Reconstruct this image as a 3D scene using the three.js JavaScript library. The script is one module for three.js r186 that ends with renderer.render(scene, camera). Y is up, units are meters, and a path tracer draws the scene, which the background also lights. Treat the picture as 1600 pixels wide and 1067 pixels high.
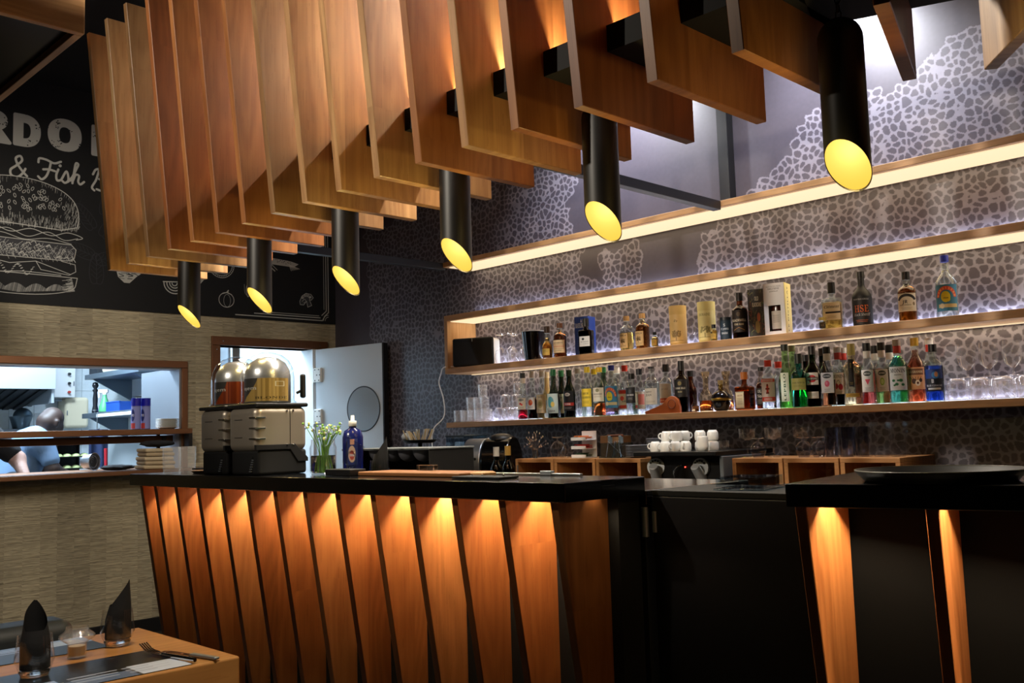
import * as THREE from 'three';
import { RoundedBoxGeometry } from 'three/addons/geometries/RoundedBoxGeometry.js';
import { RectAreaLightUniformsLib } from 'three/addons/lights/RectAreaLightUniformsLib.js';
import { mergeGeometries, mergeVertices } from 'three/addons/utils/BufferGeometryUtils.js';
import { ImprovedNoise } from 'three/addons/math/ImprovedNoise.js';
import { MarchingCubes } from 'three/addons/objects/MarchingCubes.js';

// ---------------------------------------------------------------- camera, lights, exposure
const scene = new THREE.Scene();
scene.background = new THREE.Color(0x000000);
const camera = new THREE.PerspectiveCamera(39.07, 1600 / 1067, 0.05, 60);
{
  const yaw = 0.780927, pitch = 0.0945146, roll = -0.030255;
  const cy = Math.cos(yaw), sy = Math.sin(yaw), cp = Math.cos(pitch), sp = Math.sin(pitch);
  const f = new THREE.Vector3(sy * cp, sp, -cy * cp), r = new THREE.Vector3(cy, 0, sy), u = new THREE.Vector3().crossVectors(r, f);
  const c = Math.cos(roll), s = Math.sin(roll);
  const r2 = r.clone().multiplyScalar(c).addScaledVector(u, s), u2 = r.clone().multiplyScalar(-s).addScaledVector(u, c);
  camera.position.set(0, 1.215, 0);
  camera.quaternion.setFromRotationMatrix(new THREE.Matrix4().makeBasis(r2, u2, f.clone().negate()));
  camera.updateMatrixWorld();
}
scene.add(camera);
const renderer = new THREE.WebGLRenderer({ antialias: true });
renderer.toneMapping = THREE.LinearToneMapping;
renderer.toneMappingExposure = 1.0;
renderer.shadowMap.enabled = true;
RectAreaLightUniformsLib.init();

const WARM = new THREE.Color(1, 0.76, 0.46), WARMW = new THREE.Color(1, 0.78, 0.54), WARMN = new THREE.Color(1, 0.88, 0.72), COOL = new THREE.Color(0.80, 0.86, 1.0), KITCHEN = new THREE.Color(0.66, 0.84, 1.0), NEUTRAL = new THREE.Color(0.93, 0.95, 1.0), AMBER = new THREE.Color(1, 0.76, 0.46);
function rectLight(color, nits, w, h, pos, target) {
  const l = new THREE.RectAreaLight(color, nits, w, h);
  l.position.set(...pos); l.lookAt(...target); scene.add(l); return l;
}
function spot(color, cd, pos, target, angle, penumbra, radius = 2) {
  const l = new THREE.SpotLight(color, cd, 0, angle, penumbra, 2);
  l.position.set(...pos); l.target.position.set(...target); scene.add(l); scene.add(l.target);
  l.castShadow = true; l.shadow.radius = radius; return l;
}
// ceiling spots of the dining room (fixtures hang outside the frame, built further down)
const ROOM_SPOTS = [
  [[1.22, 3.3, -4.3], [2.3, 1.1, -6.2], 9, 0.85, WARMN],
  [[0.55, 3.3, -1.1], [0.8, 0.75, -2.3], 17, 0.3, WARMN],
  [[-1.6, 3.2, -2.75], [1.47, 2.5, -2.4], 40, 0.46, WARMN],
];
for (const [p, t, cd, a, c] of ROOM_SPOTS) spot(c, cd, p, t, a, 0.6, 2);
// spots grazing the wallpaper above the shelves
const WALL_SPOTS = [[3.75, 3.3, -2.0], [3.75, 3.3, -3.3]];

// ---------------------------------------------------------------- helpers
let seed = 12345;
function rnd() { seed = (seed * 1664525 + 1013904223) >>> 0; return seed / 4294967296; }
function rr(a, b) { return a + (b - a) * rnd(); }
const V3 = (x, y, z) => new THREE.Vector3(x, y, z);
const noise = new ImprovedNoise();
const N2 = (x, y, s = 0) => noise.noise(x, y, s + 0.37);
function fbm(x, y, s = 0, o = 4) { let a = 0.5, v = 0; for (let i = 0; i < o; i++) { v += a * N2(x, y, s + i * 7.1); x *= 2.03; y *= 2.03; a *= 0.5; } return v; }
function dataTex(w, h, fn, srgb = true) {
  const d = new Uint8Array(w * h * 4);
  for (let j = 0; j < h; j++) for (let i = 0; i < w; i++) {
    const c = fn(i / w, j / h, i, j), k = (j * w + i) * 4;
    d[k] = Math.max(0, Math.min(255, c[0])); d[k + 1] = Math.max(0, Math.min(255, c[1])); d[k + 2] = Math.max(0, Math.min(255, c[2])); d[k + 3] = 255;
  }
  const t = new THREE.DataTexture(d, w, h, THREE.RGBAFormat);
  t.wrapS = t.wrapT = THREE.RepeatWrapping; t.magFilter = THREE.LinearFilter; t.minFilter = THREE.LinearMipmapLinearFilter; t.generateMipmaps = true;
  if (srgb) t.colorSpace = THREE.SRGBColorSpace; t.needsUpdate = true; return t;
}
function canvasTex(w, h, draw) {
  const c = document.createElement('canvas'); c.width = w; c.height = h; draw(c.getContext('2d'), w, h);
  const t = new THREE.CanvasTexture(c); t.colorSpace = THREE.SRGBColorSpace; return t;
}
const taken = {};
function numbered(n) { if (!(n in taken)) { taken[n] = 0; return n; } taken[n]++; return n + '_' + String(taken[n]).padStart(3, '0'); }
function thing(name, label, category, pos = [0, 0, 0], turn = 0, group) {
  const o = new THREE.Group(); o.name = numbered(name); o.position.set(...pos); o.rotation.y = turn; o.userData = { label, category };
  if (group) o.userData.group = group; scene.add(o); return o;
}
function structure(name, label) { const o = new THREE.Group(); o.name = name; o.userData = { kind: 'structure', label, category: name.split('_')[0] }; scene.add(o); return o; }
function part(name, geo, mat, parent, label) {
  const m = new THREE.Mesh(Array.isArray(geo) ? merge(geo) : geo, mat); m.name = name; parent.add(m); if (label) m.userData.label = label; return m;
}
function solo(name, geo, mat, label, category, pos = [0, 0, 0], turn = 0, group) {
  const m = new THREE.Mesh(Array.isArray(geo) ? merge(geo) : geo, mat); m.name = numbered(name); m.position.set(...pos); m.rotation.y = turn;
  m.userData = { label, category }; if (group) m.userData.group = group; scene.add(m); return m;
}
function copyOf(root, pos, turn, label, group) {
  const base = root.name.replace(/_\d{3}$/, ''); const r = root.clone(); r.name = numbered(base); r.position.set(...pos); if (turn !== undefined) r.rotation.y = turn;
  r.userData = { ...root.userData }; if (label) r.userData.label = label; if (group) r.userData.group = group; scene.add(r); return r;
}
function merge(list) {
  return mergeGeometries(list.map(g => { const h = g.index ? g.toNonIndexed() : g; for (const k of Object.keys(h.attributes)) if (!['position', 'normal', 'uv'].includes(k)) h.deleteAttribute(k); return h; }));
}
// uv in metres; the grain (v) runs along the given axis
function uvm(g0, grain = 'y', ou = 0, ov = 0) {
  const g = g0.index ? g0.toNonIndexed() : g0; const p = g.attributes.position, n = g.attributes.normal, uv = new Float32Array(p.count * 2);
  for (let i = 0; i < p.count; i++) {
    const P = { x: p.getX(i), y: p.getY(i), z: p.getZ(i) }, A = { x: Math.abs(n.getX(i)), y: Math.abs(n.getY(i)), z: Math.abs(n.getZ(i)) };
    const others = ['x', 'y', 'z'].filter(a => a !== grain);
    let v = P[grain], u;
    if (A[grain] > 0.7) { u = P[others[0]]; v = P[others[1]]; }
    else u = A[others[0]] > A[others[1]] ? P[others[1]] : P[others[0]];
    uv[i * 2] = u + ou; uv[i * 2 + 1] = v + ov;
  }
  g.setAttribute('uv', new THREE.BufferAttribute(uv, 2)); return g;
}
function box(w, h, d, x = 0, y = 0, z = 0) { const g = new THREE.BoxGeometry(w, h, d); g.translate(x, y, z); return g; }
function span(x0, x1, y0, y1, z0, z1) { return box(x1 - x0, y1 - y0, z1 - z0, (x0 + x1) / 2, (y0 + y1) / 2, (z0 + z1) / 2); }
function rbox(w, h, d, r = 0.004, x = 0, y = 0, z = 0, s = 2) { const g = new RoundedBoxGeometry(w, h, d, s, Math.min(r, w / 2.01, h / 2.01, d / 2.01)); g.translate(x, y, z); return g; }
function rspan(x0, x1, y0, y1, z0, z1, r = 0.003) { return rbox(x1 - x0, y1 - y0, z1 - z0, r, (x0 + x1) / 2, (y0 + y1) / 2, (z0 + z1) / 2); }
function cyl(r0, r1, h, x = 0, y = 0, z = 0, s = 24, open = false) { const g = new THREE.CylinderGeometry(r1, r0, h, s, 1, open); g.translate(x, y + h / 2, z); return g; }
function lathe(pts, s = 28) { return new THREE.LatheGeometry(pts.map(p => new THREE.Vector2(Math.max(p[0], 0.0001), p[1])), s); }
function tube(pts, r, seg = 24, rs = 8, closed = false) { return new THREE.TubeGeometry(new THREE.CatmullRomCurve3(pts.map(p => V3(...p)), closed), seg, r, rs, closed); }
function rod(a, b, r, s = 10) { const A = V3(...a), B = V3(...b), d = B.clone().sub(A), g = new THREE.CylinderGeometry(r, r, d.length(), s); g.applyQuaternion(new THREE.Quaternion().setFromUnitVectors(V3(0, 1, 0), d.clone().normalize())); g.translate((A.x + B.x) / 2, (A.y + B.y) / 2, (A.z + B.z) / 2); return g; }
function extrude(pts, depth, bevel = 0.0015) {
  const s = new THREE.Shape(pts.map(p => new THREE.Vector2(p[0], p[1])));
  return new THREE.ExtrudeGeometry(s, { depth: depth - 2 * bevel, bevelEnabled: bevel > 0, bevelSize: bevel, bevelThickness: bevel, bevelOffset: -bevel, bevelSegments: 1, curveSegments: 12 }).translate(0, 0, bevel);
}
function std(color, roughness = 0.6, extra = {}) { return new THREE.MeshStandardMaterial({ color, roughness, ...extra }); }
function glow(color, k) { return new THREE.MeshStandardMaterial({ color: 0x222222, emissive: color, emissiveIntensity: k, roughness: 0.6 }); }

// ---------------------------------------------------------------- materials
// wood: u across the grain, v along it; the tile is 0.6 m x 2.4 m
function woodTexture(s, ring, dark, pale, lam) {
  const lv = []; for (let i = 0; i < 16; i++) lv.push(rr(-1, 1));
  return dataTex(256, 1024, (u, v) => {
    const x = u * 0.6, y = v * 2.4;
    const li = lam > 0 ? Math.floor(x / lam) : 0, lo = lam > 0 ? lv[li % 16] : 0;
    const warp = fbm(x * 5 + lo * 3, y * 1.1, s, 3) * 1.3;
    const rings = 0.5 + 0.5 * Math.sin((x * ring + warp * 5 + lo * 4) * 6.283);
    const fibre = N2(x * 260, y * 5, s + 3) * 0.5 + N2(x * 90, y * 2.2, s + 9) * 0.5;
    const blot = fbm(x * 6, y * 3.2, s + 20, 3);
    let t = 0.5 + 0.16 * (rings - 0.5) + 0.16 * fibre + 0.34 * blot + lo * 0.16;
    const pore = N2(x * 400, y * 14, s + 31) > 0.45 ? 0.12 : 0; t -= pore;
    t = Math.max(0, Math.min(1, t));
    return [dark[0] + (pale[0] - dark[0]) * t, dark[1] + (pale[1] - dark[1]) * t, dark[2] + (pale[2] - dark[2]) * t];
  });
}
function woodMat(tex, color, roughness, bump = 0) {
  const t = tex.clone(); t.repeat.set(1 / 0.6, 1 / 2.4); t.needsUpdate = true;
  return new THREE.MeshPhysicalMaterial({ map: t, color, roughness, clearcoat: 0.12, clearcoatRoughness: 0.35 });
}
const texSlat = woodTexture(2, 22, [136, 100, 68], [224, 192, 150], 0.105);
const texOak = woodTexture(11, 30, [156, 118, 80], [222, 188, 146], 0);
const slatTones = [0xfff0d6, 0xfff6e4, 0xc8bcaa, 0xbc8e6c, 0xd8b08a, 0xcaa07a].map(c => woodMat(texSlat, c, 0.42));
const finTones = [0xe4b48a, 0xd8a478, 0xcc966c].map(c => woodMat(texSlat, c, 0.38));
const oakMat = woodMat(texOak, 0xfff0da, 0.5);
const tableMat = woodMat(texOak, 0xf0cf9c, 0.4);
const boxMat = woodMat(texOak, 0xe2c49c, 0.6);
const black = std(0x0b0b0e, 0.45), blackMatte = std(0x0a0a0c, 0.85), blackGloss = new THREE.MeshPhysicalMaterial({ color: 0x060608, roughness: 0.16, clearcoat: 0.6, clearcoatRoughness: 0.1 });
const pendantBlack = std(0x08080a, 0.46), beamBlack = std(0x050506, 0.8);
const steel = std(0xb9bcc2, 0.32, { metalness: 1 }), steelDull = std(0x9aa0a8, 0.5, { metalness: 0.9 }), chrome = std(0xd6d8dc, 0.12, { metalness: 1 }), bronze = std(0x8a6248, 0.42, { metalness: 0.85 }), darkSteel = std(0x3a3a3e, 0.4, { metalness: 0.9 });
const white = std(0xe6e8ea, 0.5), whiteGloss = std(0xeeeeea, 0.25), cream = std(0xe4d8bc, 0.6);
const glass = new THREE.MeshPhysicalMaterial({ color: 0xffffff, transmission: 1, thickness: 0, roughness: 0.02, ior: 1.48 });
const glassGlow = new THREE.MeshPhysicalMaterial({ color: 0xffffff, transmission: 0.94, thickness: 0, roughness: 0.04, ior: 1.5 });
const glassRough = new THREE.MeshPhysicalMaterial({ color: 0xffffff, transmission: 1, thickness: 0.01, roughness: 0.08, ior: 1.48 });
const glassSmoke = new THREE.MeshPhysicalMaterial({ color: 0xd8d8e0, transmission: 1, thickness: 0, roughness: 0.05, ior: 1.48 });
const glassSolid = new THREE.MeshPhysicalMaterial({ color: 0xffffff, transmission: 1, thickness: 0.003, roughness: 0.01, ior: 1.5 });
const paneMat = new THREE.MeshPhysicalMaterial({ color: 0xdfe8ee, transmission: 1, thickness: 0, roughness: 0.02, ior: 1.5 });
function thinGlass(c, r = 0.03) { return new THREE.MeshPhysicalMaterial({ color: c, transmission: 1, thickness: 0, roughness: r, ior: 1.48 }); }
function liquidMat(c, dist = 0.03) { return new THREE.MeshPhysicalMaterial({ color: 0xffffff, transmission: 1, thickness: 0.05, roughness: 0.02, ior: 1.34, attenuationColor: new THREE.Color(c), attenuationDistance: dist }); }

// rough-sawn beige board cladding: saw marks across, tile 1.2 m
const sawn = (() => {
  const h = new Float32Array(512 * 512);
  const f = (u, v) => {
    const x = u * 1.2, y = v * 1.2, col = Math.floor(x / 0.1), o = Math.sin(col * 12.9) * 5;
    const line = N2(x * 9 + o, y * 150, 3) * 0.6 + N2(x * 22 + o, y * 260, 8) * 0.4, pits = Math.max(0, N2(x * 26, y * 90 + o, 14) - 0.28) * 1.6;
    return { line, pits, tone: Math.sin(col * 7.31) * 0.5 + fbm(x * 3, y * 3, 5, 3) };
  };
  const col = dataTex(512, 512, (u, v) => { const q = f(u, v), t = 1 + q.line * 0.26 - q.pits * 0.14 + q.tone * 0.12; return [164 * t, 154 * t, 130 * t]; });
  const bmp = dataTex(512, 512, (u, v) => { const q = f(u, v), t = 150 + q.line * 130 - q.pits * 60; return [t, t, t]; }, false);
  for (const t of [col, bmp]) t.repeat.set(1 / 1.2, 1 / 1.2);
  return new THREE.MeshStandardMaterial({ map: col, bumpMap: bmp, bumpScale: 0.006, roughness: 0.9 });
})();

// coral print wallpaper: wall plane x = 4.25, z from -6.23 to 1.97 (8.2 m), y from 0 to 3.5
const wallpaper = (() => {
  const W = 2048, H = 1024, LZ = 8.2, LY = 3.5, cs = 0.037;
  const hash = (i, j, k) => { const s = Math.sin(i * 127.1 + j * 311.7 + k * 74.7) * 43758.5453; return s - Math.floor(s); };
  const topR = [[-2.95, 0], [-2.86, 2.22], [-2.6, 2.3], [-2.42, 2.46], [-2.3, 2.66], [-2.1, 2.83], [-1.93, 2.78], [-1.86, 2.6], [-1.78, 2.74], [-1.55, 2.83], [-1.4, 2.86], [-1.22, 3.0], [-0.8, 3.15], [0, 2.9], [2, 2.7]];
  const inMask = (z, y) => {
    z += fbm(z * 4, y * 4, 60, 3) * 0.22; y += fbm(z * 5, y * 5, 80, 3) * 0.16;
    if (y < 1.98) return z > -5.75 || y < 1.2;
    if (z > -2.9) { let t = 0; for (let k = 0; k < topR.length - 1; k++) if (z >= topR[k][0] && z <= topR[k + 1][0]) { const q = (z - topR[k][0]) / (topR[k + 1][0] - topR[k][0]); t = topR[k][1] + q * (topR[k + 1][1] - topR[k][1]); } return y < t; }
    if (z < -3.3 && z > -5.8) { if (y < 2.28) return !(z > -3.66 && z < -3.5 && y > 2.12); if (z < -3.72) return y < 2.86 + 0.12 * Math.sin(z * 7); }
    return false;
  };
  const t = dataTex(W, H, (u, v) => {
    const z = -6.23 + u * LZ, y = v * LY;
    const wz = z + fbm(z * 9, y * 9, 40, 2) * 0.025, wy = y + fbm(z * 9, y * 9, 50, 2) * 0.025;
    const gx = wz / cs, gy = wy / cs, ix = Math.floor(gx), iy = Math.floor(gy);
    let b1 = 9, b2 = 9, b3 = 9, c1 = 0, c2 = 0;
    for (let a = -1; a <= 1; a++) for (let b = -1; b <= 1; b++) {
      const i = ix + a, j = iy + b, px = i + 0.5 + (hash(i, j, 1) - 0.5) * 0.9, py = j + 0.5 + (hash(i, j, 2) - 0.5) * 0.9;
      const th = hash(i, j, 3) * 3.14, dx = gx - px, dy = gy - py, rx = dx * Math.cos(th) + dy * Math.sin(th), ry = -dx * Math.sin(th) + dy * Math.cos(th);
      const d = Math.sqrt(rx * rx * 0.8 + ry * ry * 1.35);
      const key = inMaskCell(i, j, px * cs, py * cs);
      if (d < b1) { b3 = b2; b2 = b1; c2 = c1; b1 = d; c1 = key; } else if (d < b2) { b3 = b2; b2 = d; c2 = key; } else if (d < b3) b3 = d;
    }
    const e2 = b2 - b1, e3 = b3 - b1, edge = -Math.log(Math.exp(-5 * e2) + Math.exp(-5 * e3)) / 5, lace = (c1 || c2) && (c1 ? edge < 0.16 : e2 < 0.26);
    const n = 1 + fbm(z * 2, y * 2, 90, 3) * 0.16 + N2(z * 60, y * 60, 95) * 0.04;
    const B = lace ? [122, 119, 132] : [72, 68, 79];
    return [B[0] * n, B[1] * n, B[2] * n];
  });
  var cache; function inMaskCell(i, j, z, y) { cache ??= new Map(); const k = i * 4096 + j; let v = cache.get(k); if (v === undefined) { v = inMask(z, y) ? 1 : 0; cache.set(k, v); } return v; }
  t.repeat.set(1 / LZ, 1 / LY); t.offset.set(6.23 / LZ, 0);
  return new THREE.MeshStandardMaterial({ map: t, roughness: 0.42 });
})();

// ---------------------------------------------------------------- setting
const WX = 4.25, KZ = -6.23, CEIL = 3.5;
{
  const floorTex = dataTex(256, 256, (u, v) => { const t = 1 + fbm(u * 8, v * 8, 2, 4) * 0.5; return [46 * t, 42 * t, 40 * t]; });
  const fl = structure('floor', 'dark floor of the bar room');
  part('floor_slab', uvm(span(-4, WX + 0.2, -0.12, 0, KZ, 3), 'x'), new THREE.MeshStandardMaterial({ map: floorTex, roughness: 0.55 }), fl);
  const ce = structure('ceiling', 'black painted ceiling');
  part('ceiling_slab', span(-4, WX + 0.2, CEIL, CEIL + 0.12, KZ, 3), std(0x08080b, 0.9), ce);
  const wr = structure('wall_right', 'wall papered with a pale coral print behind the bar shelves');
  part('wall_panel', uvm(span(WX, WX + 0.15, 0, CEIL, KZ - 0.15, 3), 'y'), wallpaper, wr);
  const wb = structure('wall_back', 'dark wall at the dining end');
  part('wall_panel', span(-4, WX + 0.15, 0, CEIL, 3, 3.15), std(0x17161a, 0.8), wb);
  const wf = structure('wall_front', 'dark wall on the dining side');
  part('wall_panel', span(-4.15, -4, 0, CEIL, KZ - 0.15, 3.15), std(0x17161a, 0.8), wf);
}

// chalk mural: printed on the wall above the board cladding, x 1.25 to 4.25, y 2.09 to 3.5
const muralTex = canvasTex(2048, 962, (c, W, H) => {
  const k = 2048 / 3, X = x => (x - 1.25) * k, Y = y => (3.5 - y) * k;
  c.fillStyle = '#08090d'; c.fillRect(0, 0, W, H);
  const chalk = '#b9b9b4', dim = '#24252b';
  c.lineCap = 'round'; c.lineJoin = 'round';
  const path = (pts, w = 3, col = chalk, close = false, fill = null) => { c.beginPath(); pts.forEach((p, i) => i ? c.lineTo(X(p[0]), Y(p[1])) : c.moveTo(X(p[0]), Y(p[1]))); if (close) c.closePath(); if (fill) { c.fillStyle = fill; c.fill(); } if (w) { c.strokeStyle = col; c.lineWidth = w; c.stroke(); } };
  const curve = (pts, w, col = chalk) => { const cr = new THREE.CatmullRomCurve3(pts.map(p => new THREE.Vector3(p[0], p[1], 0))); path(cr.getPoints(pts.length * 8).map(p => [p.x, p.y]), w, col); };
  const hatch = (fx, n, w = 1.4, col = chalk) => { for (let i = 0; i < n; i++) { const q = fx(i / n); if (q) path(q, w * rr(0.6, 1.3), col); } };
  // faint leaves
  for (const [x, y, s, a] of [[2.42, 2.32, 0.13, 1.6], [2.5, 2.62, 0.14, 0.9], [2.36, 2.66, 0.12, 2.2], [2.48, 2.42, 0.12, 0.3], [2.34, 2.45, 0.12, 2.8], [2.47, 2.76, 0.1, 1.4]]) {
    const pts = []; for (let t = 0; t <= 24; t++) { const u = t / 24 * 6.283, r = s * (0.5 + 0.5 * Math.abs(Math.cos(u / 2))); pts.push([x + Math.cos(a) * r * Math.cos(u) - Math.sin(a) * s * 0.35 * Math.sin(u), y + Math.sin(a) * r * Math.cos(u) + Math.cos(a) * s * 0.35 * Math.sin(u)]); }
    path(pts, 3, dim, true); path([[x - Math.cos(a) * s * 0.5, y - Math.sin(a) * s * 0.5], [x + Math.cos(a) * s, y + Math.sin(a) * s]], 2.5, dim);
    for (let q = -0.3; q < 0.8; q += 0.22) for (const sd of [-1, 1]) path([[x + Math.cos(a) * s * q, y + Math.sin(a) * s * q], [x + Math.cos(a) * s * (q + 0.25) - Math.sin(a) * sd * s * 0.26, y + Math.sin(a) * s * (q + 0.25) + Math.cos(a) * sd * s * 0.26]], 2, dim);
  }
  // big distressed capitals
  c.fillStyle = chalk; c.strokeStyle = chalk; c.textBaseline = 'alphabetic'; c.lineWidth = 15;
  c.font = 'bold 176px sans-serif';
  for (const [ch, x, y, w] of [['R', 1.685, 3.075, 0.2], ['D', 1.893, 3.078, 0.178], ['O', 2.103, 3.097, 0.218], ['N', 2.366, 3.10, 0.19]]) {
    c.save(); c.translate(X(x), Y(y)); const m = c.measureText(ch).width; c.scale(w * k / m, 1); c.strokeText(ch, 0, 0); c.fillText(ch, 0, 0); c.restore();
  }
  c.fillStyle = '#08090d';
  for (let i = 0; i < 900; i++) { const x = rr(1.6, 2.62), y = rr(3.05, 3.32); if (fbm(x * 9, y * 9, 3, 2) < 0.02) continue; c.beginPath(); c.ellipse(X(x), Y(y), rr(0.8, 4), rr(0.8, 3), rr(0, 3), 0, 6.3); c.fill(); }
  // script line
  const S = 10;
  curve([[1.99, 2.885], [1.965, 2.91], [1.93, 2.96], [1.925, 2.99], [1.95, 3.005], [1.96, 2.98], [1.925, 2.94], [1.895, 2.91], [1.90, 2.878], [1.935, 2.872], [1.965, 2.90], [1.98, 2.93]], S);
  curve([[2.055, 2.985], [2.06, 3.01], [2.1, 3.01], [2.15, 2.995], [2.19, 3.012]], S);
  curve([[2.13, 3.0], [2.12, 2.95], [2.10, 2.9], [2.075, 2.88], [2.055, 2.895]], S); curve([[2.085, 2.945], [2.12, 2.95], [2.155, 2.945]], S);
  curve([[2.175, 2.96], [2.163, 2.92], [2.17, 2.888], [2.195, 2.895]], S); path([[2.185, 2.985], [2.186, 2.986]], S + 3);
  curve([[2.195, 2.9], [2.225, 2.955], [2.235, 2.93], [2.235, 2.895], [2.215, 2.88], [2.2, 2.89]], S); curve([[2.235, 2.89], [2.265, 2.93]], S);
  curve([[2.25, 2.9], [2.285, 2.98], [2.297, 3.015], [2.285, 3.02], [2.272, 2.96], [2.262, 2.885]], S); curve([[2.264, 2.9], [2.285, 2.945], [2.302, 2.94], [2.298, 2.90], [2.31, 2.885], [2.335, 2.905]], S);
  curve([[2.43, 3.0], [2.41, 2.93], [2.385, 2.875], [2.40, 2.86]], S); curve([[2.39, 2.965], [2.41, 3.0], [2.46, 3.005], [2.485, 2.975], [2.46, 2.945], [2.43, 2.94], [2.475, 2.93], [2.49, 2.895], [2.455, 2.865], [2.415, 2.87]], S);
  // burger
  const bx = 1.945, top = [];
  for (let i = 0; i <= 40; i++) { const a = Math.PI * i / 40; top.push([bx + 0.36 * Math.cos(a), 2.64 + 0.235 * Math.pow(Math.sin(a), 0.72)]); }
  const bunPath = [...top, [1.59, 2.60], [1.75, 2.585], [1.95, 2.58], [2.2, 2.572], [2.295, 2.6]];
  path(bunPath, 4, chalk, true, '#0b0c10');
  for (let i = 0; i < 2600; i++) { const x = rr(1.59, 2.31), y = rr(2.575, 2.87), a = (x - bx) / 0.36, ht = 2.64 + 0.235 * Math.pow(Math.max(0, 1 - a * a), 0.36); if (y > ht - 0.004) continue; const low = (2.66 - y) / 0.09, side = (Math.abs(a) - 0.72) / 0.28, rim = (y - ht + 0.03) / 0.03; if (rnd() > Math.max(low, side, rim * 0.7, 0.015)) continue; const l = rr(0.006, 0.016); path([[x - l * 0.3 * a, y - l], [x + l * 0.3 * a, Math.min(y + l, ht)]], rr(0.8, 1.8)); }
  c.strokeStyle = chalk;
  for (let i = 0; i < 70; i++) { const a = rr(0.25, 2.9), r = Math.sqrt(rr(0.02, 0.85)), x = bx + 0.33 * r * Math.cos(a), y = 2.65 + 0.205 * r * Math.pow(Math.sin(a), 0.8); c.lineWidth = 2.4; c.fillStyle = '#101116'; c.beginPath(); c.ellipse(X(x), Y(y), 8.5, 4.6, rr(0.6, 2.4), 0, 6.3); c.fill(); c.stroke(); }
  // lettuce, patty, tomato, cheese, bun
  curve([[1.6, 2.565], [1.68, 2.535], [1.78, 2.57], [1.9, 2.53], [2.02, 2.56], [2.14, 2.53], [2.24, 2.56], [2.33, 2.535], [2.29, 2.52]], 3.4); curve([[1.62, 2.54], [1.75, 2.51], [1.88, 2.55], [2.0, 2.51], [2.12, 2.55], [2.22, 2.51], [2.30, 2.53]], 3);
  curve([[1.6, 2.52], [1.7, 2.49], [1.84, 2.52], [1.98, 2.49], [2.12, 2.51], [2.26, 2.49]], 3);
  path([[1.6, 2.47], [1.62, 2.49], [2.26, 2.485], [2.29, 2.455], [2.28, 2.40], [2.24, 2.38], [1.63, 2.375], [1.6, 2.40]], 3.2, chalk, true, '#33343a');
  hatch(t => { const x = 1.61 + t * 0.66, y = rr(2.385, 2.46); return [[x, y], [x + rr(0.004, 0.02), y + rr(-0.03, 0.03)]]; }, 420, 1.5);
  for (let i = 0; i < 26; i++) { const x = rr(1.62, 2.26), y = rr(2.38, 2.48); path([[x, y], [x + 0.02, y + 0.012], [x + 0.03, y - 0.004]], 3.4); }
  path([[1.6, 2.37], [1.75, 2.36], [1.9, 2.335], [2.05, 2.36], [2.08, 2.31], [2.25, 2.29], [2.29, 2.315], [2.285, 2.36], [2.2, 2.375]], 3); path([[2.05, 2.36], [2.26, 2.295]], 3);
  hatch(t => { const x = 1.7 + t * 0.34; return [[x, 2.30 + 0.03 * Math.sin(t * 20)], [x + 0.01, 2.305 + 0.03 * Math.sin(t * 20)]]; }, 40, 3.5); curve([[1.6, 2.33], [1.72, 2.305], [1.82, 2.28], [1.98, 2.29], [2.2, 2.285]], 3);
  const bun = [[1.6, 2.28]]; for (let i = 0; i <= 20; i++) { const a = Math.PI + Math.PI * i / 20; bun.push([bx + 0.345 * Math.cos(a), 2.225 + 0.075 * Math.sin(a)]); } bun.push([2.3, 2.275]); path(bun, 3.4, chalk, true);
  hatch(t => { const x = 1.63 + t * 0.64; return [[x, 2.16 + 0.035 * Math.abs(t - 0.5) * 2], [x + 0.01, 2.185 + 0.03 * Math.abs(Math.sin(t * 17)) + 0.03 * Math.abs(t - 0.5)]]; }, 170);
  hatch(t => { const y = 2.19 + t * 0.085; return [[2.285 - 0.02 * t, y], [2.23 + 0.03 * rr(-1, 1), y - 0.01]]; }, 26, 1.6);
  // fillet, onion, tomato, stamp, prawn, mushroom
  path([[2.54, 2.38], [2.56, 2.31], [2.60, 2.275], [2.635, 2.275], [2.68, 2.32], [2.76, 2.38]], 2, chalk, true, '#a9a9a4'); hatch(t => { const x = 2.56 + rr(0, 0.13), y = rr(2.30, 2.37); return [[x, y], [x + 0.03, y + rr(-0.02, 0.01)]]; }, 26, 2.4, '#15161a');
  for (const r of [0.075, 0.055, 0.035, 0.018]) { c.beginPath(); c.ellipse(X(2.945), Y(2.30), r * k, r * 0.95 * k, 0, 0, Math.PI); c.strokeStyle = chalk; c.lineWidth = 5; c.stroke(); } path([[2.865, 2.305], [3.03, 2.315]], 5);
  c.lineWidth = 3.4; c.beginPath(); c.ellipse(X(3.33), Y(2.215), 0.058 * k, 0.052 * k, 0, 0, 6.3); c.stroke(); path([[3.30, 2.258], [3.33, 2.268], [3.345, 2.285], [3.34, 2.265], [3.37, 2.255]], 4); c.lineWidth = 2; c.beginPath(); c.ellipse(X(3.335), Y(2.21), 0.026 * k, 0.045 * k, 0, 0, 6.3); c.stroke();
  for (const r of [0.1, 0.085]) { c.lineWidth = 2.5; c.beginPath(); c.arc(X(3.29), Y(2.47), r * k, 0, 6.3); c.stroke(); } for (let i = 0; i < 40; i++) { const a = i / 40 * 6.283; path([[3.29 + 0.088 * Math.cos(a), 2.47 + 0.088 * Math.sin(a)], [3.29 + 0.097 * Math.cos(a), 2.47 + 0.097 * Math.sin(a)]], 2); }
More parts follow.
